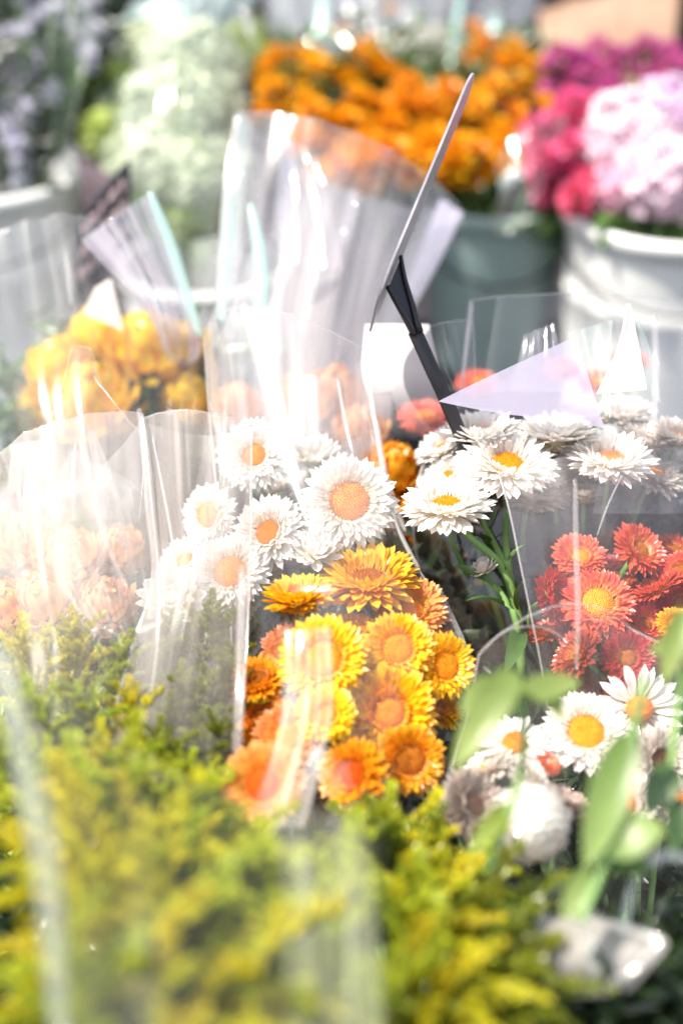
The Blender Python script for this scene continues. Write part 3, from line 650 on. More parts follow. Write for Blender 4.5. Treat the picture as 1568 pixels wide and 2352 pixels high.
MLI2 = petal_mat('lilac_pink_petal', (.62, .34, .60), (.86, .70, .86), stri=.3)
MPK2 = petal_mat('rose_pink_petal', (.80, .30, .48), (.90, .60, .74), stri=.3)
for x, y, px, py, D, l in ((1425, 330, 190, 200, 1.54, 'pale pink flower head left, largest of the pink heads'), (1530, 280, 160, 170, 1.56, 'pale pink lilac flower head at the upper right edge'), (1520, 410, 190, 190, 1.50, 'whitish pink flower head at the right edge, over the white bucket'), (1425, 430, 130, 120, 1.52, 'pink flower head lowest over the bucket rim')):
    head('pink_flower_head', l, GB, P(x, y, D), S(px, D) / 2, S(px, D) / 2, S(py, D) / 2, 260, MLI2 if 'lilac' in l else (MPK2 if 'lowest' in l else MLP), .0125, bp_)
GA = 'cream and lime flower heads in the back row'; bq = P(470, 640, 1.6)
for x, y, px, py, D, m, l in (
    (350, 150, 150, 150, 1.74, MCG, 'cream green flower head at the top left of its bouquet'), (440, 180, 170, 200, 1.70, MCG, 'white green flower head at the top of its bouquet, in the veil'), (280, 250, 130, 160, 1.68, MGR, 'lime flower head at the left edge'),
    (390, 280, 200, 190, 1.62, MCG, 'largest white green flower head in the middle'), (470, 300, 150, 200, 1.66, MCG, 'white green flower head right of the largest'), (245, 310, 80, 80, 1.62, MGR, 'small yellow lime flower head jutting out left'),
    (350, 380, 160, 130, 1.58, MCG, 'cream flower head low at the left'), (450, 400, 180, 130, 1.58, MCG, 'cream flower head low at the right'), (420, 480, 170, 130, 1.60, MGR, 'lime green flower head under the cream ones'), (500, 460, 100, 130, 1.6, MGR, 'lime head at the lower right beside the clear sleeve'), (560, 130, 110, 110, 1.8, MGR, 'lime flower head at the far top right behind film')):
    head('green_flower_head', l, GA, P(x, y, D), S(px, D) * .6, S(px, D) * .6, S(py, D) * .58, 380, m, .010, bq)
# lilac white asters on dark foliage at the left
GL = 'lilac white aster sprays at the left'
for x, y, l in ((60, 30, 'at the top left corner'), (130, 20, 'at the top beside the green sleeve edge'), (25, 140, 'at the left edge, upper'), (60, 230, 'brightest, left middle'), (25, 300, 'at the left edge, lower'), (90, 170, 'beside the sleeve edge, middle height'), (45, 370, 'lowest, just above the bucket'), (215, 40, 'outside the sleeve, top, in shade'), (190, 110, 'outside the sleeve, below the top one')):
    n = 14
    hs = [P(x + random.gauss(0, 12) + (k - 7) * 1.5, y + (k - n / 2) * 9 + random.gauss(0, 5), 1.62 + random.gauss(0, .025)) for k in range(n)]
    spray('aster_spray', 'spike of small lilac white asters ' + l, GL, P(60, 560, 1.62), hs, MLI, S(23, 1.6), 26, MLD)
def greenery(name, label, pts, n, Lr, mat, up=.3):
    ms = []
    for i in range(n):
        c, r = random.choice(pts); p = c + Vector([random.gauss(0, r * .5) for _ in range(3)])
        d = Vector((random.gauss(0, 1), random.gauss(0, 1), random.gauss(up, .7))).normalized(); s = random.uniform(*Lr)
        ms.append(look(p, d, random.uniform(-3, 3), s))
    V, F, U = join_copies(*petal_data(L=1, W=.2, e0=.3, e1=-.5, cup=.5, nseg=3, belly=.45), ms)
    o = link(name, mesh(name, V.tolist(), F.tolist(), U), mat, kind='stuff'); tag(o, label, 'foliage'); return o
greenery('foliage', 'dark leaves behind and under the lilac asters', [(P(60, y, 1.80), .06) for y in range(0, 420, 40)] + [(P(190, y, 1.74), .05) for y in range(0, 300, 60)], 1500, (.03, .06), MLD)
greenery('foliage', 'leaves under the orange flower sprays', [(P(x, y, 1.72), .06) for x in range(700, 1260, 60) for y in (200, 280, 360, 420)], 1300, (.03, .05), MLF)
greenery('foliage', 'leaves under the pink flowers over the white bucket', [(P(x, y, 1.6), .05) for x in range(1280, 1560, 50) for y in (430, 480)], 500, (.03, .06), MLF)
greenery('foliage', 'strawflower filler leaves with painted shade deep in the centre bunch', [(P(x, y, 1.03), .04) for x in range(600, 1020, 50) for y in range(1430, 1950, 70)], 1300, (.03, .045), MLD)
greenery('foliage', 'brown green stems and leaves between the right white and red blooms', [(P(x, y, 1.06), .035) for x in range(1160, 1560, 50) for y in range(1150, 1600, 60)], 1500, (.03, .06), MBL)
greenery('foliage', 'filler leaves painted dark as shade in the gap between the sleeves', [(P(x, y, 1.08), .05) for x in range(960, 1240, 50) for y in range(1250, 1700, 60)], 900, (.03, .06), MLD)
greenery('foliage', 'filler leaves painted shade-dark among the lower right daisies', [(P(x, y, .97), .03) for x in range(1040, 1560, 50) for y in range(1700, 2100, 60)], 1100, (.03, .045), MLD)
greenery('foliage', 'leaves under the yellow mums', [(P(x, y, 1.28), .05) for x in range(100, 560, 50) for y in range(900, 1100, 60)], 900, (.03, .06), MLF)

# ------------------------------------------------------------------ goldenrod
def branchlet_mesh(seed, L=1, n=120):
    random.seed(seed); pts = cr([(0, 0, 0), (0, L * .35, .16), (0, L * .7, .2), (0, L, .08)], 12)
    ms = []
    for i in range(n):
        t = (i + .5) / n; j = min(int(t * 11), 10); p = pts[j].lerp(pts[j + 1], t * 11 - j)
        sd = random.choice((-1, 1)); wd = .17 * math.sin(math.pi * min(1, .12 + .88 * t)) ** .7 * random.random()
        wd *= .6; p = p + Vector((sd * wd, .1 * wd, .35 * wd))
        s = .11 * (1 - .4 * t) * random.uniform(.6, 1.3)
        d = Vector((sd * .5 + random.gauss(0, .25), random.gauss(1.1, .25), random.gauss(.35, .3))).normalized()
        M0 = look(p, d, random.random() * 6, s)
        ms += [M0, M0 @ Matrix.Rotation(1.57, 4, 'Y')]
    V, F, U = join_copies(*PD['tiny'], ms)
    V2, F2, U2 = tube_data(pts, .012, 4, cap=False)
    o = len(V); return mesh('flower_branchlet', V.tolist() + [tuple(v) for v in V2], F.tolist() + [tuple(x + o for x in f) for f in F2], np.vstack([U, np.array(U2)]))
BRL = [branchlet_mesh(s) for s in (1, 2, 3, 4)]
def goldenrod(tip, lean, L, base, label, group, mat, nb=26, dens=1.0, bl=.045):
    tip = Vector(tip); d = Vector(lean).normalized(); root = tip - d * L
    t = thing('goldenrod', label, 'goldenrod', base, group=group); inv = Matrix.Translation(-Vector(base))
    ax = cr([tip, tip - d * L * .5 + Vector((0, 0, .004)), root, root.lerp(Vector(base), .5) , base], 16)
    tube('stem', ax, [.0007 + .0016 * i / 15 for i in range(16)], MST, t, 5, inv=inv)
    for i in range(nb):
        f = (i + .5) / nb; p = tip - d * L * f; a = i * 2.39996
        side = (d.orthogonal().normalized()); side.rotate(Matrix.Rotation(a, 3, d))
        dirv = (side * (.35 + .6 * f) + d * (.95 - .45 * f)).normalized(); s = bl * (.28 + .75 * math.sin(math.pi * min(1, f * .72 + .08))) * random.uniform(.8, 1.15)
        q = dirv.to_track_quat('Y', 'Z'); link('flower_branchlet', BRL[i % 4], mat, t, inv @ (Matrix.Translation(p) @ q.to_matrix().to_4x4() @ Matrix.Diagonal((s, s, s, 1))))
    for k in range(6):
        p = root.lerp(Vector(base), random.uniform(0, .5)); link('leaf', LEAF, MOV, t, inv @ look(p, (d + Vector([random.gauss(0, .8) for _ in range(3)])).normalized(), random.uniform(-1, 1), random.uniform(.03, .06)))
    return t
random.seed(77)
GGR = 'goldenrod plumes in the left bunch'
plumes = [
 (60, 1490, .84, -.2, 'at the left, just under the milky film'), (170, 1470, .85, 0, 'second from the left, with pale yellow tip'), (280, 1520, .84, .1, 'below the white film glare'), (400, 1470, .86, 0, 'tall and thin, left of the seam top'),
 (490, 1440, .86, .1, 'tallest, touching the seam'), (520, 1560, .84, .2, 'against the seam, below the tallest'), (70, 1640, .78, -.3, 'at the left behind the pale film band'), (180, 1620, .80, -.1, 'upper middle left, greyish'), (300, 1640, .80, 0, 'centre of the upper patch'),
 (420, 1600, .82, .1, 'yellow tipped, upper right patch'), (500, 1700, .80, .2, 'beside the seam at mid height'), (370, 1740, .77, .1, 'middle, dark green below'), (240, 1760, .74, -.1, 'left middle, above the bright plumes'), (120, 1800, .72, -.2, 'at left where the film band passes'),
 (440, 1810, .76, .2, 'shaded, near the seam foot'), (20, 1750, .76, -.3, 'at the left edge behind the film band')]
for x, y, D, ln, l in plumes:
    goldenrod(P(x, y, D + .035), A(ln, 1, .25), S(230, D), BG + Vector((0, .12, 0)), 'soft olive goldenrod plume ' + l, GGR, (MGO, MGD, MGY)[(x + y) // 10 % 3], 17, bl=.04)
GN = 'bright goldenrod plumes nearest the viewer'
near = [(310, 1790, 0.735, .15, 1, 'tallest, pale green tip pointing up', MGO), (500, 1900, 0.735, .9, .55, 'long arm reaching right to the seam', MGO), (200, 1880, 0.715, -.2, 1, 'upright at left, dark beside it', MGO), (400, 1930, 0.705, .5, .8, 'middle, arching right', MGY),
        (150, 1960, 0.675, -.8, .6, 'yellow one leaning left', MGY), (600, 1990, 0.695, .9, .35, 'right of middle, pale lime', MGO), (300, 2060, 0.655, .3, .6, 'bright yellow in the middle left', MGY), (170, 2140, 0.635, -.9, .2, 'deep yellow arm low at left', MGY),
        (480, 2110, 0.655, .8, .2, 'lime arm drooping right', MGO), (640, 2140, 0.645, .9, -.1, 'drooping toward the dark hollow', MGO), (330, 2230, 0.615, .5, .1, 'low, dark gaps around it', MGO), (540, 2280, 0.605, .7, .1, 'at the bottom edge, middle left', MGY), (220, 2320, 0.595, -.3, .3, 'at the bottom edge, far left', MGO), (430, 2360, 0.595, .2, .2, 'cut by the bottom edge', MGY),
        (720, 2250, 0.635, .6, .5, 'pale, behind the soft film veil', MGO), (780, 2060, 0.695, .4, .9, 'pale upright one behind the film veil', MGO)]
for x, y, D, a, b, l, m in near:
    y += 70
    goldenrod(P(x, y, D), A(a, b, .5), S(260, D), BG + Vector((.02, -.06, 0)), 'blurred goldenrod plume, ' + l, GN, m, 11, bl=.07)
GR2 = 'olive plumes at the bottom centre'
near2 = [(900, 1930, 0.775, .2, 1, 'highest on the left side'), (970, 1960, 0.775, .5, .8, 'arching toward the white button'), (880, 1960, 0.755, -.3, 1, 'left end, yellow tipped'), (1080, 2040, 0.755, .6, .5, 'reaching right, lime'), (960, 2030, 0.735, .1, .8, 'middle, yellow green'), (1140, 2130, 0.725, .8, .4, 'right arm over the pale sleeve'),
         (870, 2100, 0.705, -.6, .5, 'leaning left into the veil'), (1030, 2150, 0.695, .5, .3, 'in front of the dark hollow'), (1170, 2180, 0.695, .8, .1, 'low right, shaded'), (930, 2240, 0.655, -.2, .4, 'low, olive'), (1070, 2290, 0.645, .4, .1, 'bottom edge middle'), (1220, 2300, 0.675, .7, .2, 'bottom edge right, dark'), (830, 2330, 0.625, -.2, .5, 'bottom edge left, yellow')]
for k, (x, y, D, a, b, l) in enumerate(near2):
    y += 30
    goldenrod(P(x, y, D), A(a, b, .4), S(190, D), BG2, 'olive goldenrod plume, ' + l, GR2, (MGO, MGY, MGD)[k % 3], 10, bl=.054)
greenery('foliage', 'stems and leaves painted shade-dark under the nearest goldenrod', [(P(x, y, .84), .04) for x in range(0, 1250, 70) for y in range(2100, 2600, 80)], 2200, (.03, .06), MLD)
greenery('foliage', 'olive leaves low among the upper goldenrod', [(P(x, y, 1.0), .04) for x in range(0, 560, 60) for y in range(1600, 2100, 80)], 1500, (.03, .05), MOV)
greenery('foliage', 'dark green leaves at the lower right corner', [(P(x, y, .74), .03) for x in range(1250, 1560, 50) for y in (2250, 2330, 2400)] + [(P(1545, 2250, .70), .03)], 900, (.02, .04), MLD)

# ------------------------------------------------------------------ foreground leaves at the right
def branch(label, path, leaves, r=.0022):
    q = [P(*p) for p in path]; t = thing('leafy_branch', label, 'branch', q[-1]); inv = Matrix.Translation(-q[-1])
    tube('stem', cr(q, 14), r, MST, t, 7, inv=inv)
    for (x, y, D, x2, y2, D2, wpx, m) in leaves:
        a = P(x, y, D); b = P(x2, y2, D2); d = b - a; L = d.length; wd = S(wpx, D) / (.4)
        yy = d.normalized(); n = (-FW * .8 + Vector((0, 0, 1)) * .9); xx = yy.cross(n).normalized(); zz = xx.cross(yy)
        Mx = Matrix((xx, yy, zz)).transposed().to_4x4(); Mx.translation = a
        link('leaf', LEAFB, m, t, inv @ Mx @ Matrix.Diagonal((wd, L, L * .6, 1)))
branch('blurred branch of pale green leaves crossing in front of the daisies', [(1150, 1590, .70), (1200, 1640, .70), (1190, 1800, .69), (1120, 2000, .68)],
       [(1180, 1540, .69, 1035, 1775, .67, 90, MLB), (1130, 1560, .71, 1055, 1640, .70, 60, MLB), (1190, 1600, .70, 1340, 1560, .71, 70, MLB), (1250, 1560, .71, 1290, 1660, .70, 50, MLB), (1170, 1850, .69, 1075, 1960, .67, 55, MOV)])
branch('blurred branch with a long pale leaf and rounded leaf at the right', [(1480, 1560, .68), (1440, 1750, .68), (1400, 1950, .67), (1330, 2120, .66)],
       [(1440, 1690, .68, 1340, 2010, .66, 100, MLB), (1460, 1680, .69, 1400, 1800, .68, 55, MLF), (1380, 1930, .67, 1530, 1900, .66, 120, MLB), (1350, 2000, .67, 1290, 2120, .66, 60, MLB), (1400, 1960, .68, 1500, 2010, .67, 70, MLF)])
branch('blurred branch of dark leaves hanging at the right edge', [(1600, 1420, .72), (1560, 1600, .72), (1540, 1800, .71), (1545, 1980, .70)],
       [(1568, 1400, .71, 1520, 1580, .70, 60, MLB), (1560, 1470, .72, 1490, 1500, .71, 45, MLB), (1545, 1760, .71, 1480, 1870, .70, 80, MLF), (1550, 1830, .71, 1560, 1960, .70, 60, MLF)])

# ------------------------------------------------------------------ price card on its pick
MCD = solid('card_edge_grey', (.36, .34, .38), .35, .5, (.22, .21, .24), 60)
def price_card():
    a = P(1070, 206, .985); b = P(848, 737, .955); L = (b - a).length
    t = thing('price_card', 'price card seen edge on, held up on a black plastic pick above the right bunch', 'price card', b); inv = Matrix.Translation(-b)
    yv = (a - b).normalized()
    xv = (FW * 1.0 + RT * .012).normalized(); xv = (xv - yv * xv.dot(yv)).normalized(); zv = xv.cross(yv).normalized()
    Wd = .105; th = .0016; out = []; rr = .035
    n = 10
    for cx, cy, a0 in ((Wd / 2 - rr, L - rr, 0), (-Wd / 2 + rr, L - rr, 90), (-Wd / 2 + rr, rr, 180), (Wd / 2 - rr, rr, 270)):
        for k in range(n + 1):
            an = R(a0 + 90 * k / n); out.append((cx + rr * math.cos(an), cy + rr * math.sin(an)))
    V = []; m = len(out)
    for s in (-1, 1):
        for (x, y) in out:
            bow = .0035 * math.cos(x / Wd * 2.4) - .004 * ((y / L - .5) ** 2)
            V.append(inv @ (b + xv * x + yv * y + zv * (s * th / 2 + bow)))
    F = [tuple(range(m - 1, -1, -1)), tuple(range(m, 2 * m))] + [(k, (k + 1) % m, m + (k + 1) % m, m + k) for k in range(m)]
    o = link('card', mesh('card', V, F, [(0, 0)] * len(V), False), MCD, t)
    pk = [P(905, 640, .965), P(930, 700, .965), P(952, 760, .965), P(990, 845, .965), P(1022, 915, .97), P(1090, 1080, .99), P(1150, 1230, 1.0)]
    w_ = [(.0022, .004), (.0075, .0035), (.0052, .003), (.0050, .003), (.0050, .003), (.005, .003), (.004, .003)]
    tube('pick', cr(pk[2:], 12), [(.0049, .0026)] * 12, MBK, t, 8, flat=tuple(FW), inv=inv)
    tube('prong', cr([P(920, 588, .965), P(928, 640, .965), P(945, 700, .965), P(962, 762, .965)], 10), [(.0014 + .0016 * i / 9, .004) for i in range(10)], MBK, t, 8, flat=tuple(FW), inv=inv)
    tube('prong', cr([P(889, 657, .955), P(905, 685, .957), P(928, 725, .96), P(950, 765, .965)], 10), [(.0016 + .0012 * i / 9, .004) for i in range(10)], MBK, t, 8, flat=tuple(FW), inv=inv)
    q = [P(920, 592, .964), P(934, 655, .964), P(954, 735, .964), P(945, 745, .962), P(915, 700, .96), P(892, 660, .958)]
    V = [inv @ (p + FW * s) for s in (0, .003) for p in q]; k = len(q)
    F = [tuple(range(k)), tuple(range(2 * k - 1, k - 1, -1))] + [(i, (i + 1) % k, k + (i + 1) % k, k + i) for i in range(k)]
    link('web', mesh('web', V, F, [(0, 0)] * len(V), False), solid('blue_black_plastic', (.02, .022, .035), .35, .5), t)
price_card()

# ------------------------------------------------------------------ chalk sign
MCK = solid('chalk_pink', (.55, .42, .42), .9, .1, (.3, .22, .24), 60)
def chalk_sign():
    a = P(182, 505, 1.30); b = P(300, 365, 1.34); c = P(300, 560, 1.34); d = P(165, 705, 1.30)
    t = thing('chalk_sign', 'small black sign with slanted pink chalk handwriting beside the left bucket', 'sign', d); inv = Matrix.Translation(-d)
    nrm = (b - a).cross(d - a).normalized(); nrm = nrm if nrm.dot(FW) < 0 else -nrm
    V = [inv @ (p + nrm * s) for s in (0, -.004) for p in (a, b, c, d)]
    link('board', mesh('board', V, [(0, 1, 2, 3), (7, 6, 5, 4), (0, 4, 5, 1), (1, 5, 6, 2), (2, 6, 7, 3), (3, 7, 4, 0)], [(0, 0)] * 8, False), MBK, t)
    random.seed(5)
    for ln in range(3):
        v0 = .2 + .27 * ln; pts = []
        x = .08
        while x < .92:
            pts.append((x, v0 + random.uniform(-.10, -.04))); x += random.uniform(.012, .03); pts.append((x, v0 + random.uniform(.04, .09))); x += random.uniform(.008, .02)
            if random.random() < .16 or x > .9:
                q = [inv @ (a + (b - a) * u + (d - a).lerp(c - b, u) * v + nrm * .0015) for u, v in pts]
                if len(q) > 3: tube('chalk_stroke', cr(q, len(q) * 3), .0011, MCK, t, 5)
                pts = []; x += .05
    tube('stake', [inv @ ((c + d) / 2 - nrm * .006 + Vector((0, 0, .05))), inv @ ((c + d) / 2 - nrm * .006 - Vector((0, 0, .25)))], .003, MBK, t, 6)
chalk_sign()

# ------------------------------------------------------------------ kraft paper and dark wedge behind
WOBK = .45
def sheet(name, C, nu, nv, wob, mat, parent=None, inv=None, seed=0, folds=5, kind=None, bulge=0, bn=None, thick=0):
    """C: list of (left, right) world points from top to bottom"""
    Ls = cr([c[0] for c in C], nv); Rs = cr([c[1] for c in C], nv); V = []; F = []; UV = []
    rs = random.Random(seed); ph = [(rs.uniform(.5, 1.5) * folds, rs.uniform(0, 6.28), rs.uniform(.4, 1), rs.uniform(-1.5, 1.5)) for _ in range(4)]
    for i in range(nv):
        v = i / (nv - 1); l, r = Ls[i], Rs[i]; down = (Ls[min(i + 1, nv - 1)] - Ls[max(i - 1, 0)]); n = (r - l).cross(down)
        n = n.normalized() if n.length > 1e-9 else -FW
        if n.dot(FW) > 0: n = -n
        for k in range(nu):
            u = k / (nu - 1); p = l.lerp(r, u)
            f = sum(a * math.sin(fr * u * 6.28 + p0 + tw * v) for fr, p0, a, tw in ph) / 2
            f += 1.2 * noise.noise(Vector((u * 5 + seed, v * 3, seed * 1.7)))
            p = p + n * (WOBK * wob * f * math.sin(math.pi * u) ** .4 * (.5 + .5 * (1 - v)) + bulge * math.sin(math.pi * u) ** .8)
            V.append(inv @ p if inv else p); UV.append((u, v))
    for i in range(nv - 1):
        for k in range(nu - 1): F.append((i * nu + k, i * nu + k + 1, (i + 1) * nu + k + 1, (i + 1) * nu + k))
    o = link(name, mesh(name, V, F, UV), mat, parent, kind=kind)
    return o, V
MKP = solid('kraft_paper', (.31, .20, .14), .8, .2, (.22, .14, .10), 14, .3)
def pp(lst): return [(P(*a), P(*b)) for a, b in lst]
t = thing('kraft_paper_wrap', 'tan kraft paper wrap standing behind the magenta flowers', 'paper wrap', P(1400, 200, 1.85)); inv = Matrix.Translation(-P(1400, 200, 1.85))
o, _ = sheet('paper', pp([((1235, 25, 1.9), (1560, -60, 1.85)), ((1240, 80, 1.86), (1555, 40, 1.82)), ((1250, 180, 1.82), (1540, 160, 1.80)), ((1300, 380, 1.78), (1500, 380, 1.76))]), 24, 16, .006, MKP, t, inv, 3)
md = o.modifiers.new('thick', 'SOLIDIFY'); md.thickness = .0008
t = thing('folded_card', 'purplish black folded card beside the rim of the left bucket', 'card', P(220, 420, 1.5)); inv = Matrix.Translation(-P(220, 420, 1.5))
o, _ = sheet('panel', pp([((165, 345, 1.52), (270, 410, 1.5)), ((185, 400, 1.5), (250, 450, 1.5)), ((190, 470, 1.48), (200, 480, 1.48))]), 8, 6, .001, solid('purple_black_card', (.10, .075, .085), .7, .2), t, inv, 4)
md = o.modifiers.new('thick', 'SOLIDIFY'); md.thickness = .001

# ------------------------------------------------------------------ clear sleeves
FC = film_mat('clear_film', .04, (.90, .86, .84), gloss=.8, rough=.09)
FCL = film_mat('clear_film_lavender', .16, (.80, .79, .92), (.95, .93, 1), gloss=.6, rough=.12)
FM = film_mat('painted_veil_film', .27, (.90, .83, .79), streak=.45, gloss=.10, rough=.3, veil=(.38, .95, 1.1, .14))  # pale veil of reflected sky mixed in as haze colour
FM2 = film_mat('painted_veil_film_soft', .12, (.86, .88, .90), streak=.7, gloss=.10, rough=.3, veil=(.40, .90, 1.2, .12))
FMT = film_mat('mint_film', .20, (.78, .92, .88), (.8, 1, .95), gloss=1.0, rough=.16, su=12)
FST = film_mat('striped_film', .42, (.80, .74, .84), (.85, .95, 1), gloss=1.5, rough=.12, su=7, sv=.25, streak=.85, lo=.42, hi=.58)
FFL = film_mat('lavender_reflection_film', .64, (.70, .66, .84), streak=0, su=.01, sv=.01, gloss=1.0, rough=.15)  # lavender sky reflection put into the film colour
FWH = film_mat('white_glare_film', .75, (.95, .95, .95), streak=.02, su=1, gloss=1, rough=.1)  # bright glare painted as dense white haze
FSG = film_mat('sage_film', .10, (.30, .48, .24), (.9, 1, .9), gloss=.3, rough=.35, streak=.3)
FSE = film_mat('seam_film', .12, (.90, .86, .82), gloss=.9, rough=.12, streak=.3)
FED = film_mat('film_edge', .22, (.9, .88, .88), gloss=1.2, rough=.1, streak=.2)
FCR = film_mat('crease_glint_film', .22, (.92, .94, .94), gloss=1.6, rough=.14, streak=.3)  # pale haze colour stands in for glints along folds
FCM = film_mat('mint_glint_film', .4, (.66, .93, .85), (.8, 1, .95), gloss=1.6, rough=.16, streak=.3)  # mint highlight put into the film colour
def sleeve(label, C, front, back=None, wob=.004, bulge=.04, seed=1, seam=.0006, rim=.0004, creases=(), name='clear_sleeve', nu=40, nv=36, extra=(), bbulge=None, group=None):
    C = pp(C); base = (C[-1][0] + C[-1][1]) / 2; inv = Matrix.Translation(-base)
    t = thing(name, label, 'flower sleeve', base, group=group)
    _, V = sheet('front_sheet', C, nu, nv, wob, front, t, inv, seed, bulge=bulge)
    if back is not None: sheet('back_sheet', C, nu, nv, wob, back, t, inv, seed + 50, bulge=-(bbulge or bulge))
    if seam:
        tube('side_seam', [V[i * nu] for i in range(nv)], seam, FED, t, 5); tube('side_seam', [V[i * nu + nu - 1] for i in range(nv)], seam, FED, t, 5)
    if rim: tube('rim', V[:nu], rim, FED, t, 5)
    for pts, r, m in creases: tube('crease', cr([P(*p) for p in pts], 16), [r * math.sin(math.pi * (.08 + .84 * i / 15)) ** .5 for i in range(16)] if not hasattr(r, '__len__') else [r[0] + (r[1] - r[0]) * i / 15 for i in range(16)], m, t, 10, inv=inv)  # fold tubes, several added along painted highlight lines
    for k, (Cx, m, wb) in enumerate(extra):
        sheet('flap', pp(Cx), 20, 16, wb, m, t, inv, seed + 7 + k)
    return t
# centre bunch sleeve
sleeve('clear sleeve round the white and golden strawflowers, right edge curving down',
       [((470, 770, 1.06), (838, 805, 1.00)), ((480, 930, 1.03), (862, 960, .98)), ((500, 1150, .98), (905, 1190, .955)), ((520, 1300, .95), (968, 1320, .945)), ((530, 1430, .93), (1045, 1425, .94)), ((535, 1560, .90), (1078, 1540, .925)), ((540, 1700, .88), (1050, 1700, .91)), ((560, 1900, .86), (1005, 1920, .88)), ((620, 2150, .86), (930, 2150, .86))],
       FC, FC, wob=.003, bulge=.05, seed=3, seam=.0009,
       creases=[([(840, 812, .99), (865, 1000, .975), (905, 1190, .955), (962, 1305, .945)], .0018, FCR), ([(862, 960, .97), (888, 1110, .96), (930, 1220, .95)], .0028, FSE), ([(775, 870, 1.0), (795, 980, .98), (810, 1040, .97)], .0015, FCR), ([(1000, 1350, .94), (1050, 1450, .93), (1075, 1530, .92)], (.0035, .001), FSE)],
       extra=[([((600, 1090, .90), (830, 1000, .93)), ((700, 1130, .895), (850, 1160, .92)), ((760, 1200, .89), (880, 1240, .91))], film_mat('thin_overlay', .10, (.9, .86, .84), streak=.3), .001),
              ([((655, 1450, .80), (760, 1440, .80)), ((640, 1650, .78), (760, 1650, .78)), ((570, 1900, .76), (700, 1900, .76))], film_mat('light_streak_film', .26, (.92, .86, .80), streak=.8, su=4), .004)])
# tall film behind the centre, white glare painted into its haze
sleeve('tall crinkled clear sleeve rising behind the centre bunch, full of white glare',
       [((545, 258, 1.24), (1062, 486, 1.26)), ((515, 450, 1.22), (1000, 600, 1.22)), ((500, 650, 1.18), (930, 760, 1.18)), ((480, 850, 1.14), (900, 900, 1.14)), ((520, 1100, 1.10), (880, 1100, 1.10))],
       film_mat('glare_film', .30, (.90, .86, .88), streak=.8, gloss=.9, rough=.15, su=6, sv=.8, veil=(.05, .5, .35, 1.2)), FCL, wob=.008, bulge=.05, seed=9, seam=.0012,
       creases=[([(738, 582, 1.12), (715, 670, 1.12), (690, 765, 1.12)], .0042, FCR), ([(528, 440, 1.15), (520, 580, 1.15), (505, 740, 1.14)], .0046, FCM), ([(575, 470, 1.14), (598, 600, 1.13), (600, 760, 1.12), (635, 945, 1.1)], .006, FCM),
                ([(560, 700, 1.1), (590, 800, 1.1), (625, 930, 1.1)], .005, FCR), ([(665, 320, 1.2), (655, 450, 1.2), (650, 560, 1.2)], .008, FCL), ([(815, 440, 1.2), (790, 560, 1.18)], .006, FCL)],
       extra=[([((1010, 455, 1.27), (1065, 490, 1.26)), ((970, 560, 1.24), (1005, 610, 1.24)), ((930, 660, 1.22), (960, 690, 1.22))], FFL, .002), ([((655, 315, 1.22), (720, 350, 1.22)), ((650, 450, 1.2), (760, 480, 1.2)), ((640, 600, 1.18), (790, 620, 1.18))], FCL, .004),
              ([((545, 260, 1.2), (580, 280, 1.2)), ((520, 420, 1.19), (560, 430, 1.19)), ((500, 600, 1.16), (545, 600, 1.16))], FMT, .003)])
sleeve('pale pleated sleeve between the yellow mums and the centre bunch',
       [((440, 560, 1.4), (620, 640, 1.36)), ((450, 720, 1.34), (640, 800, 1.32)), ((480, 980, 1.28), (640, 980, 1.28))], film_mat('pleated_film', .2, (.86, .86, .84), streak=.4), None, wob=.006, seed=12, bulge=.02)
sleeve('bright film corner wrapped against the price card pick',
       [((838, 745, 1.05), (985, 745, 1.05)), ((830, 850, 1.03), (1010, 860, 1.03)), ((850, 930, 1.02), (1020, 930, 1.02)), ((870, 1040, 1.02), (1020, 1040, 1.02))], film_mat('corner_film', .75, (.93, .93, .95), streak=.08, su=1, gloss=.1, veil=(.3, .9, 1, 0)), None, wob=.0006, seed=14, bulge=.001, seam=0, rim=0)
# striped folded sleeve at left
sleeve('folded lavender and pink striped sleeve with a mint green edge pointing up left',
       [((188, 552, 1.12), (348, 440, 1.14)), ((270, 640, 1.13), (400, 590, 1.14)), ((345, 730, 1.14), (460, 770, 1.14)), ((380, 800, 1.16), (450, 830, 1.16))], FST, FCL, wob=.002, bulge=.012, seed=17,
       creases=[([(345, 442, 1.12), (398, 580, 1.12), (458, 772, 1.12)], .0048, FCM)])
sleeve('crumpled clear sleeve round the yellow mums, rising at the left edge',
       [((-60, 560, 1.16), (330, 610, 1.24)), ((-40, 760, 1.12), (470, 760, 1.2)), ((-20, 960, 1.08), (480, 980, 1.14)), ((60, 1180, 1.06), (440, 1180, 1.1))],
       film_mat('crumpled_film', .07, (.86, .86, .89), streak=.9, gloss=.7, rough=.18, su=8), None, wob=.009, bulge=.05, seed=20,
       creases=[([(150, 575, 1.13), (165, 700, 1.12)], .0012, FCR)],
       extra=[([((220, 660, 1.2), (255, 640, 1.2)), ((190, 720, 1.18), (285, 760, 1.18))], FWH, .001)])
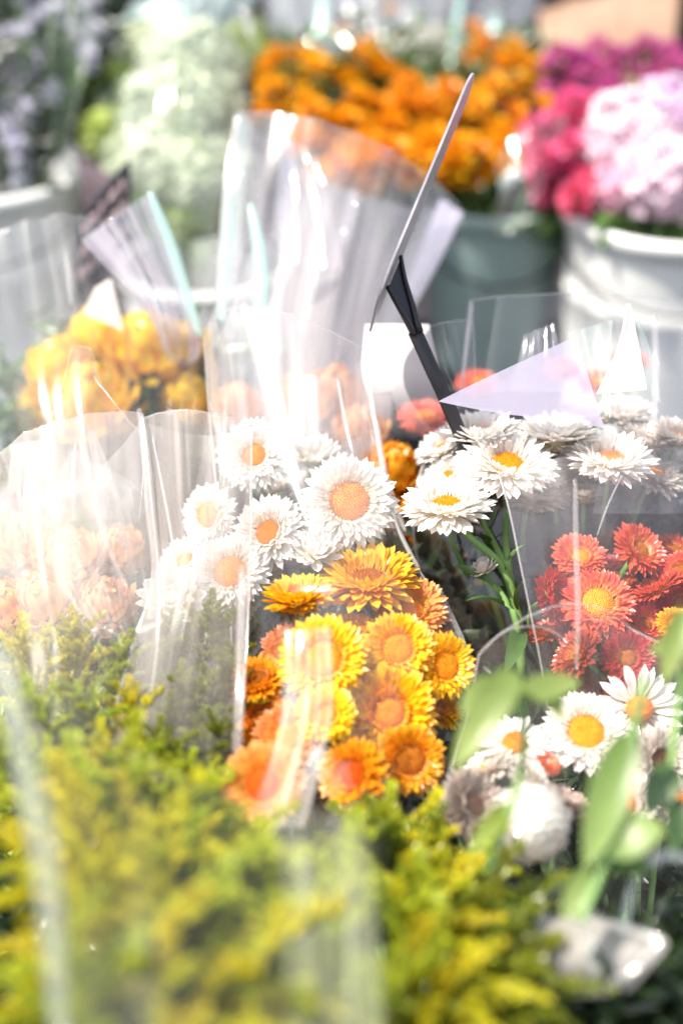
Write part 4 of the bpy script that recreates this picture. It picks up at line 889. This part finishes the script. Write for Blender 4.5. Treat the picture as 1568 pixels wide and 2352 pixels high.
# left milky bags
sleeve('milky clear sleeve round the goldenrod with a straight seam down its right side',
       [((325, 965, .93), (578, 978, .92)), ((335, 1150, .91), (577, 1150, .905)), ((350, 1330, .89), (573, 1320, .89)), ((300, 1500, .87), (566, 1500, .87)), ((250, 1700, .83), (548, 1700, .84)), ((240, 1950, .78), (530, 1900, .80)), ((260, 2200, .76), (520, 2150, .78))],
       FM, FM2, wob=.0014, bulge=.02, seed=23, seam=.0009, rim=.0006,
       creases=[([(320, 940, .92), (335, 1050, .905), (350, 1200, .895), (375, 1400, .88)], .003, FSE), ([(350, 1000, .91), (385, 1180, .90), (405, 1300, .89)], .0008, FCR), ([(556, 1300, .87), (550, 1600, .84), (532, 1900, .79)], .0035, FSE)])
sleeve('milky film bag with a pointed open top at the left, below the yellow mums',
       [((-80, 1150, .93), (328, 950, .92)), ((-80, 1300, .90), (348, 1150, .895)), ((-70, 1450, .87), (365, 1330, .88)), ((-40, 1600, .84), (360, 1500, .86)), ((-40, 1800, .82), (330, 1700, .84))], FM, FM2, wob=.0018, bulge=.03, seed=27, seam=.0008,
       creases=[([(185, 1010, .9), (230, 1200, .89), (290, 1350, .88)], .0018, FSE)],
       extra=[([((150, 1060, .89), (165, 1030, .89)), ((130, 1120, .885), (330, 1130, .885)), ((170, 1200, .88), (310, 1200, .88)), ((170, 1240, .88), (215, 1260, .88))], FM2, .001),
              ([((200, 990, .93), (215, 985, .93)), ((215, 1080, .92), (260, 1100, .92)), ((230, 1230, .9), (300, 1260, .9))], film_mat('soft_white_fold', .22, (.86, .84, .88), streak=.4, gloss=.1), .001),
              ([((30, 1020, .95), (100, 1010, .95)), ((20, 1150, .93), (120, 1160, .93)), ((60, 1350, .9), (110, 1380, .9))], FM2, .001),
              ([((250, 1190, .9), (300, 1120, .9)), ((220, 1330, .89), (330, 1300, .89)), ((260, 1500, .87), (360, 1480, .87))], FM2, .004),
              ([((120, 1230, .9), (160, 1200, .9)), ((130, 1330, .89), (240, 1340, .89)), ((200, 1460, .87), (330, 1500, .87))], FM2, .004)])
sleeve('thin clear film tip standing before the yellow mums',
       [((165, 800, 1.0), (215, 865, 1.0)), ((130, 930, .98), (290, 960, .98)), ((60, 1100, .96), (330, 1020, .96)), ((60, 1250, .94), (320, 1200, .94))], film_mat('tip_film', .10, (.90, .84, .80), streak=.4, gloss=.3), None, wob=.003, bulge=.02, seed=31, seam=.0004, rim=.0003)
# right: sleeves of the white and red bunches
sleeve('clear sleeve round the right white bunch, tall back corner rising above it',
       [((1080, 690, 1.06), (1620, 705, 1.10)), ((1068, 800, 1.05), (1620, 850, 1.08)), ((1050, 930, 1.04), (1630, 1000, 1.05)), ((960, 1100, 1.0), (1640, 1150, 1.02)), ((960, 1300, 1.0), (1620, 1300, 1.0)), ((1060, 1600, 1.0), (1560, 1600, 1.0))], FC, None, wob=.003, bulge=.02, seed=33, seam=.0011, rim=.0006,
       creases=[([(1085, 695, 1.05), (1072, 790, 1.045), (1062, 870, 1.04)], .0016, FED), ([(1500, 720, 1.05), (1505, 850, 1.04), (1500, 1000, 1.0)], .003, FSE)])
sleeve('front clear sleeve of the right bunch, lavender flap and white fold of painted reflection',
       [((1145, 1090, .925), (1640, 1040, .93)), ((1168, 1170, .915), (1640, 1180, .92)), ((1195, 1300, .905), (1640, 1300, .91)), ((1222, 1430, .90), (1640, 1420, .90)), ((1250, 1580, .90), (1640, 1560, .90)), ((1270, 1800, .90), (1600, 1800, .90))],
       film_mat('haze_front_film', .05, (.84, .76, .78), streak=.6, gloss=.6, veil=(.0, .5, 1.5, .25)), None, wob=.002, bulge=.02, seed=35, seam=.0007, rim=0,
       creases=[([(1320, 1100, .905), (1322, 1250, .9), (1326, 1400, .89), (1322, 1540, .89)], .0022, FSE), ([(1428, 1090, .91), (1395, 1160, .91), (1370, 1230, .91)], .0006, FED)],
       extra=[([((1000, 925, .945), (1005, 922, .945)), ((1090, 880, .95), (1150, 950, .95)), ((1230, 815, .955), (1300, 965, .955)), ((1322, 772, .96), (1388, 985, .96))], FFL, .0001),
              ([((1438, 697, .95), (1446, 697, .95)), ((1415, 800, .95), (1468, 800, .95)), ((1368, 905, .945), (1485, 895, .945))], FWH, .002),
              ([((1452, 700, .955), (1470, 740, .955)), ((1470, 800, .955), (1500, 830, .955)), ((1485, 900, .95), (1520, 930, .95))], FMT, .002),
              ([((1300, 765, .985), (1405, 735, .985)), ((1330, 850, .98), (1400, 850, .98)), ((1370, 950, .97), (1400, 960, .97))], FMT, .003),
              ([((1410, 732, .96), (1640, 750, .96)), ((1420, 850, .955), (1640, 870, .955)), ((1390, 1000, .945), (1640, 1010, .945)), ((1360, 1180, .93), (1640, 1180, .93))], film_mat('thin_lavender_sheet', .08, (.84, .83, .90), streak=.5, veil=(.35, .9, 1, .15)), .004),
              ([((1200, 770, 1.0), (1272, 742, 1.0)), ((1180, 850, .99), (1285, 820, .99)), ((1120, 900, .98), (1290, 900, .98))], FCL, .003)])
sleeve('clear film edge rising from the pick toward the tall corner',
       [((955, 762, 1.04), (1085, 735, 1.04)), ((985, 830, 1.03), (1090, 830, 1.03)), ((1020, 900, 1.02), (1090, 920, 1.02))], FC, None, wob=.001, bulge=.005, seed=37, seam=.0004)
# lower right daisy sleeve
sleeve('clear sleeve round the daisies at lower right, its rounded top folded over',
       [((1100, 1500, .86), (1440, 1440, .88)), ((1075, 1620, .83), (1640, 1560, .85)), ((1035, 1760, .81), (1640, 1700, .82)), ((1010, 1900, .79), (1640, 1850, .80)), ((1000, 2000, .78), (1640, 2000, .78)), ((1040, 2200, .77), (1560, 2200, .76))], film_mat('daisy_film', .03, (.85, .80, .76), streak=.8, gloss=.12, rough=.05), None, wob=.001, bulge=.03, seed=41, seam=.0006, rim=.0005,
       creases=[([(1100, 1505, .85), (1160, 1450, .86), (1240, 1440, .87), (1300, 1470, .87)], .0007, FSE), ([(1010, 1880, .78), (1005, 2000, .77)], .0012, FED)])
sleeve('pale folded sleeve lying low at the right, sharp corner and glossy curved rim',
       [((1240, 2105, .72), (1400, 2120, .70)), ((1235, 2170, .70), (1525, 2160, .68)), ((1250, 2210, .69), (1490, 2220, .68)), ((1260, 2280, .70), (1440, 2280, .69))], film_mat('grey_white_film', .62, (.78, .74, .70), streak=.25, rough=.3, gloss=.08), None, wob=.0006, bulge=.003, seed=43, seam=.001,
       creases=[([(1525, 2155, .67), (1470, 2210, .67), (1400, 2260, .67)], .003, FSE), ([(1300, 2075, .69), (1400, 2120, .68), (1520, 2155, .67)], .0022, FSE), ([(1455, 2025, .68), (1485, 1985, .68), (1530, 1965, .68), (1580, 1975, .68)], .003, FCR), ([(1455, 2020, .68), (1440, 2080, .68), (1430, 2150, .68)], .002, FMT), ([(1350, 2130, .67), (1365, 2240, .67)], .0015, FMT)])
# nearest sleeve: soft veil is a reflection painted as film colour, band at left
MV = film_mat('near_reflection_film', .24, (.66, .70, .48), streak=.5, su=3, sv=.3, gloss=.08, rough=.3, veil=(0, .4, 0, 1))
sleeve('nearest clear sleeve, blurred pale bands crossing the goldenrod',
       [((-60, 1440, 0.640), (120, 1700, 0.640)), ((20, 1700, 0.610), (560, 1850, 0.640)), ((60, 1900, 0.590), (860, 1900, 0.630)), ((90, 2100, 0.580), (880, 2150, 0.600)), ((130, 2420, 0.560), (900, 2420, 0.570))], film_mat('near_clear_film', .02, (.8, .84, .72), streak=.8, gloss=.25, rough=.3), None, wob=.004, bulge=.01, seed=47, seam=0, rim=0,
       creases=[([(5, 1500, 0.600), (60, 1760, 0.585), (110, 2000, 0.575), (140, 2400, 0.560)], .0062, film_mat('near_band_film', .22, (.62, .68, .58), gloss=.8, streak=.2))],
       extra=[([((620, 1850, 0.640), (800, 1850, 0.640)), ((650, 2000, 0.620), (850, 2000, 0.620)), ((660, 2400, 0.580), (880, 2400, 0.580))], MV, .004)])
# back row films
sleeve('green tinted sleeve round the lilac asters at the top left',
       [((-200, -120, 1.54), (215, -120, 1.58)), ((-190, 80, 1.5), (205, 80, 1.54)), ((-150, 250, 1.48), (170, 260, 1.52)), ((-120, 440, 1.5), (130, 420, 1.52))], film_mat('back_clear_film', .006, (.7, .8, .7), gloss=.2, rough=.05), None, wob=.006, bulge=.03, seed=51,
       extra=[([((120, -60, 1.5), (215, -60, 1.52)), ((100, 100, 1.49), (205, 90, 1.5)), ((110, 220, 1.48), (175, 250, 1.5)), ((125, 330, 1.48), (160, 340, 1.5))], FSG, .006)])
sleeve('white veiled sleeve round the cream and lime bouquet',
       [((340, 60, 1.5), (600, 40, 1.54)), ((300, 200, 1.46), (560, 200, 1.5)), ((290, 350, 1.44), (530, 350, 1.48)), ((320, 480, 1.46), (500, 500, 1.48)), ((400, 700, 1.5), (480, 700, 1.5))], film_mat('white_veil_film', .12, (.88, .92, .90), streak=.6, gloss=.25, su=3, sv=2), None, wob=.01, bulge=.04, seed=53,
       creases=[([(560, 20, 1.5), (575, 80, 1.5)], .005, FCR)])
sleeve('big silvery sleeve above the orange sprays with sparkling folds',
       [((600, -140, 1.9), (1260, -140, 1.95)), ((610, 0, 1.86), (1240, 0, 1.9)), ((640, 110, 1.80), (1180, 130, 1.84)), ((760, 200, 1.78), (1080, 200, 1.8))], film_mat('silver_film', .28, (.66, .72, .74), streak=.8, gloss=1.0, rough=.16, su=10, sv=.5), FCL, wob=.02, bulge=.06, seed=55,
       creases=[([(745, -20, 1.75), (738, 60, 1.74), (725, 125, 1.73)], .008, FCM), ([(850, -20, 1.76), (845, 60, 1.75), (838, 100, 1.74)], .007, FCR), ([(800, 0, 1.76), (810, 60, 1.75)], .006, FCR), ([(1060, -20, 1.78), (1040, 120, 1.75), (1030, 180, 1.74)], .006, FCM), ([(925, 30, 1.74), (945, 70, 1.74)], .007, FCR), ([(1140, 30, 1.78), (1130, 90, 1.77)], .006, FCM)])
for x, y, D, m, px, l in ((790, 70, 1.78, MO, 40, 'small orange bloom inside the silvery sleeve, left'), (1085, 60, 1.78, MO, 40, 'small orange bloom inside the silvery sleeve, right'), (895, 20, 1.8, MO, 34, 'small orange bloom near the top of the silvery sleeve')):
    F_(x, y, px, D, (0, .5, .8), 'open', m, MDB, P(950, 400, 1.9), l, None, False, 0)
head('cream_flower_head', 'cream flower head under the silvery sleeve above the orange sprays', None, P(960, 120, 1.84), S(150, 1.8) / 2, S(150, 1.8) / 2, S(110, 1.8) / 2, 300, petal_mat('cream_petal', (.7, .66, .5), (.85, .83, .74)), .009, P(950, 400, 1.9))
sleeve('teal and white crumpled film at the top left of the frame',
       [((260, 60, 1.72), (620, -60, 1.78)), ((330, 40, 1.70), (560, 30, 1.74)), ((400, 80, 1.68), (470, 90, 1.7))], film_mat('teal_white_film', .5, (.70, .86, .88), (.7, 1, 1), streak=.9, gloss=1.8, su=5, sv=.6), None, wob=.02, bulge=.02, seed=57,
       creases=[([(360, 20, 1.66), (400, 50, 1.66), (430, 75, 1.66)], .010, FCM)])
sleeve('clear film corner between the orange sprays and the grey green bucket',
       [((1140, 380, 1.5), (1300, 270, 1.5)), ((1150, 440, 1.48), (1240, 430, 1.5)), ((1130, 520, 1.5), (1190, 520, 1.5))], FC, None, wob=.006, bulge=.02, seed=59,
       creases=[([(1150, 430, 1.46), (1180, 400, 1.46), (1205, 390, 1.46)], .008, FMT)])
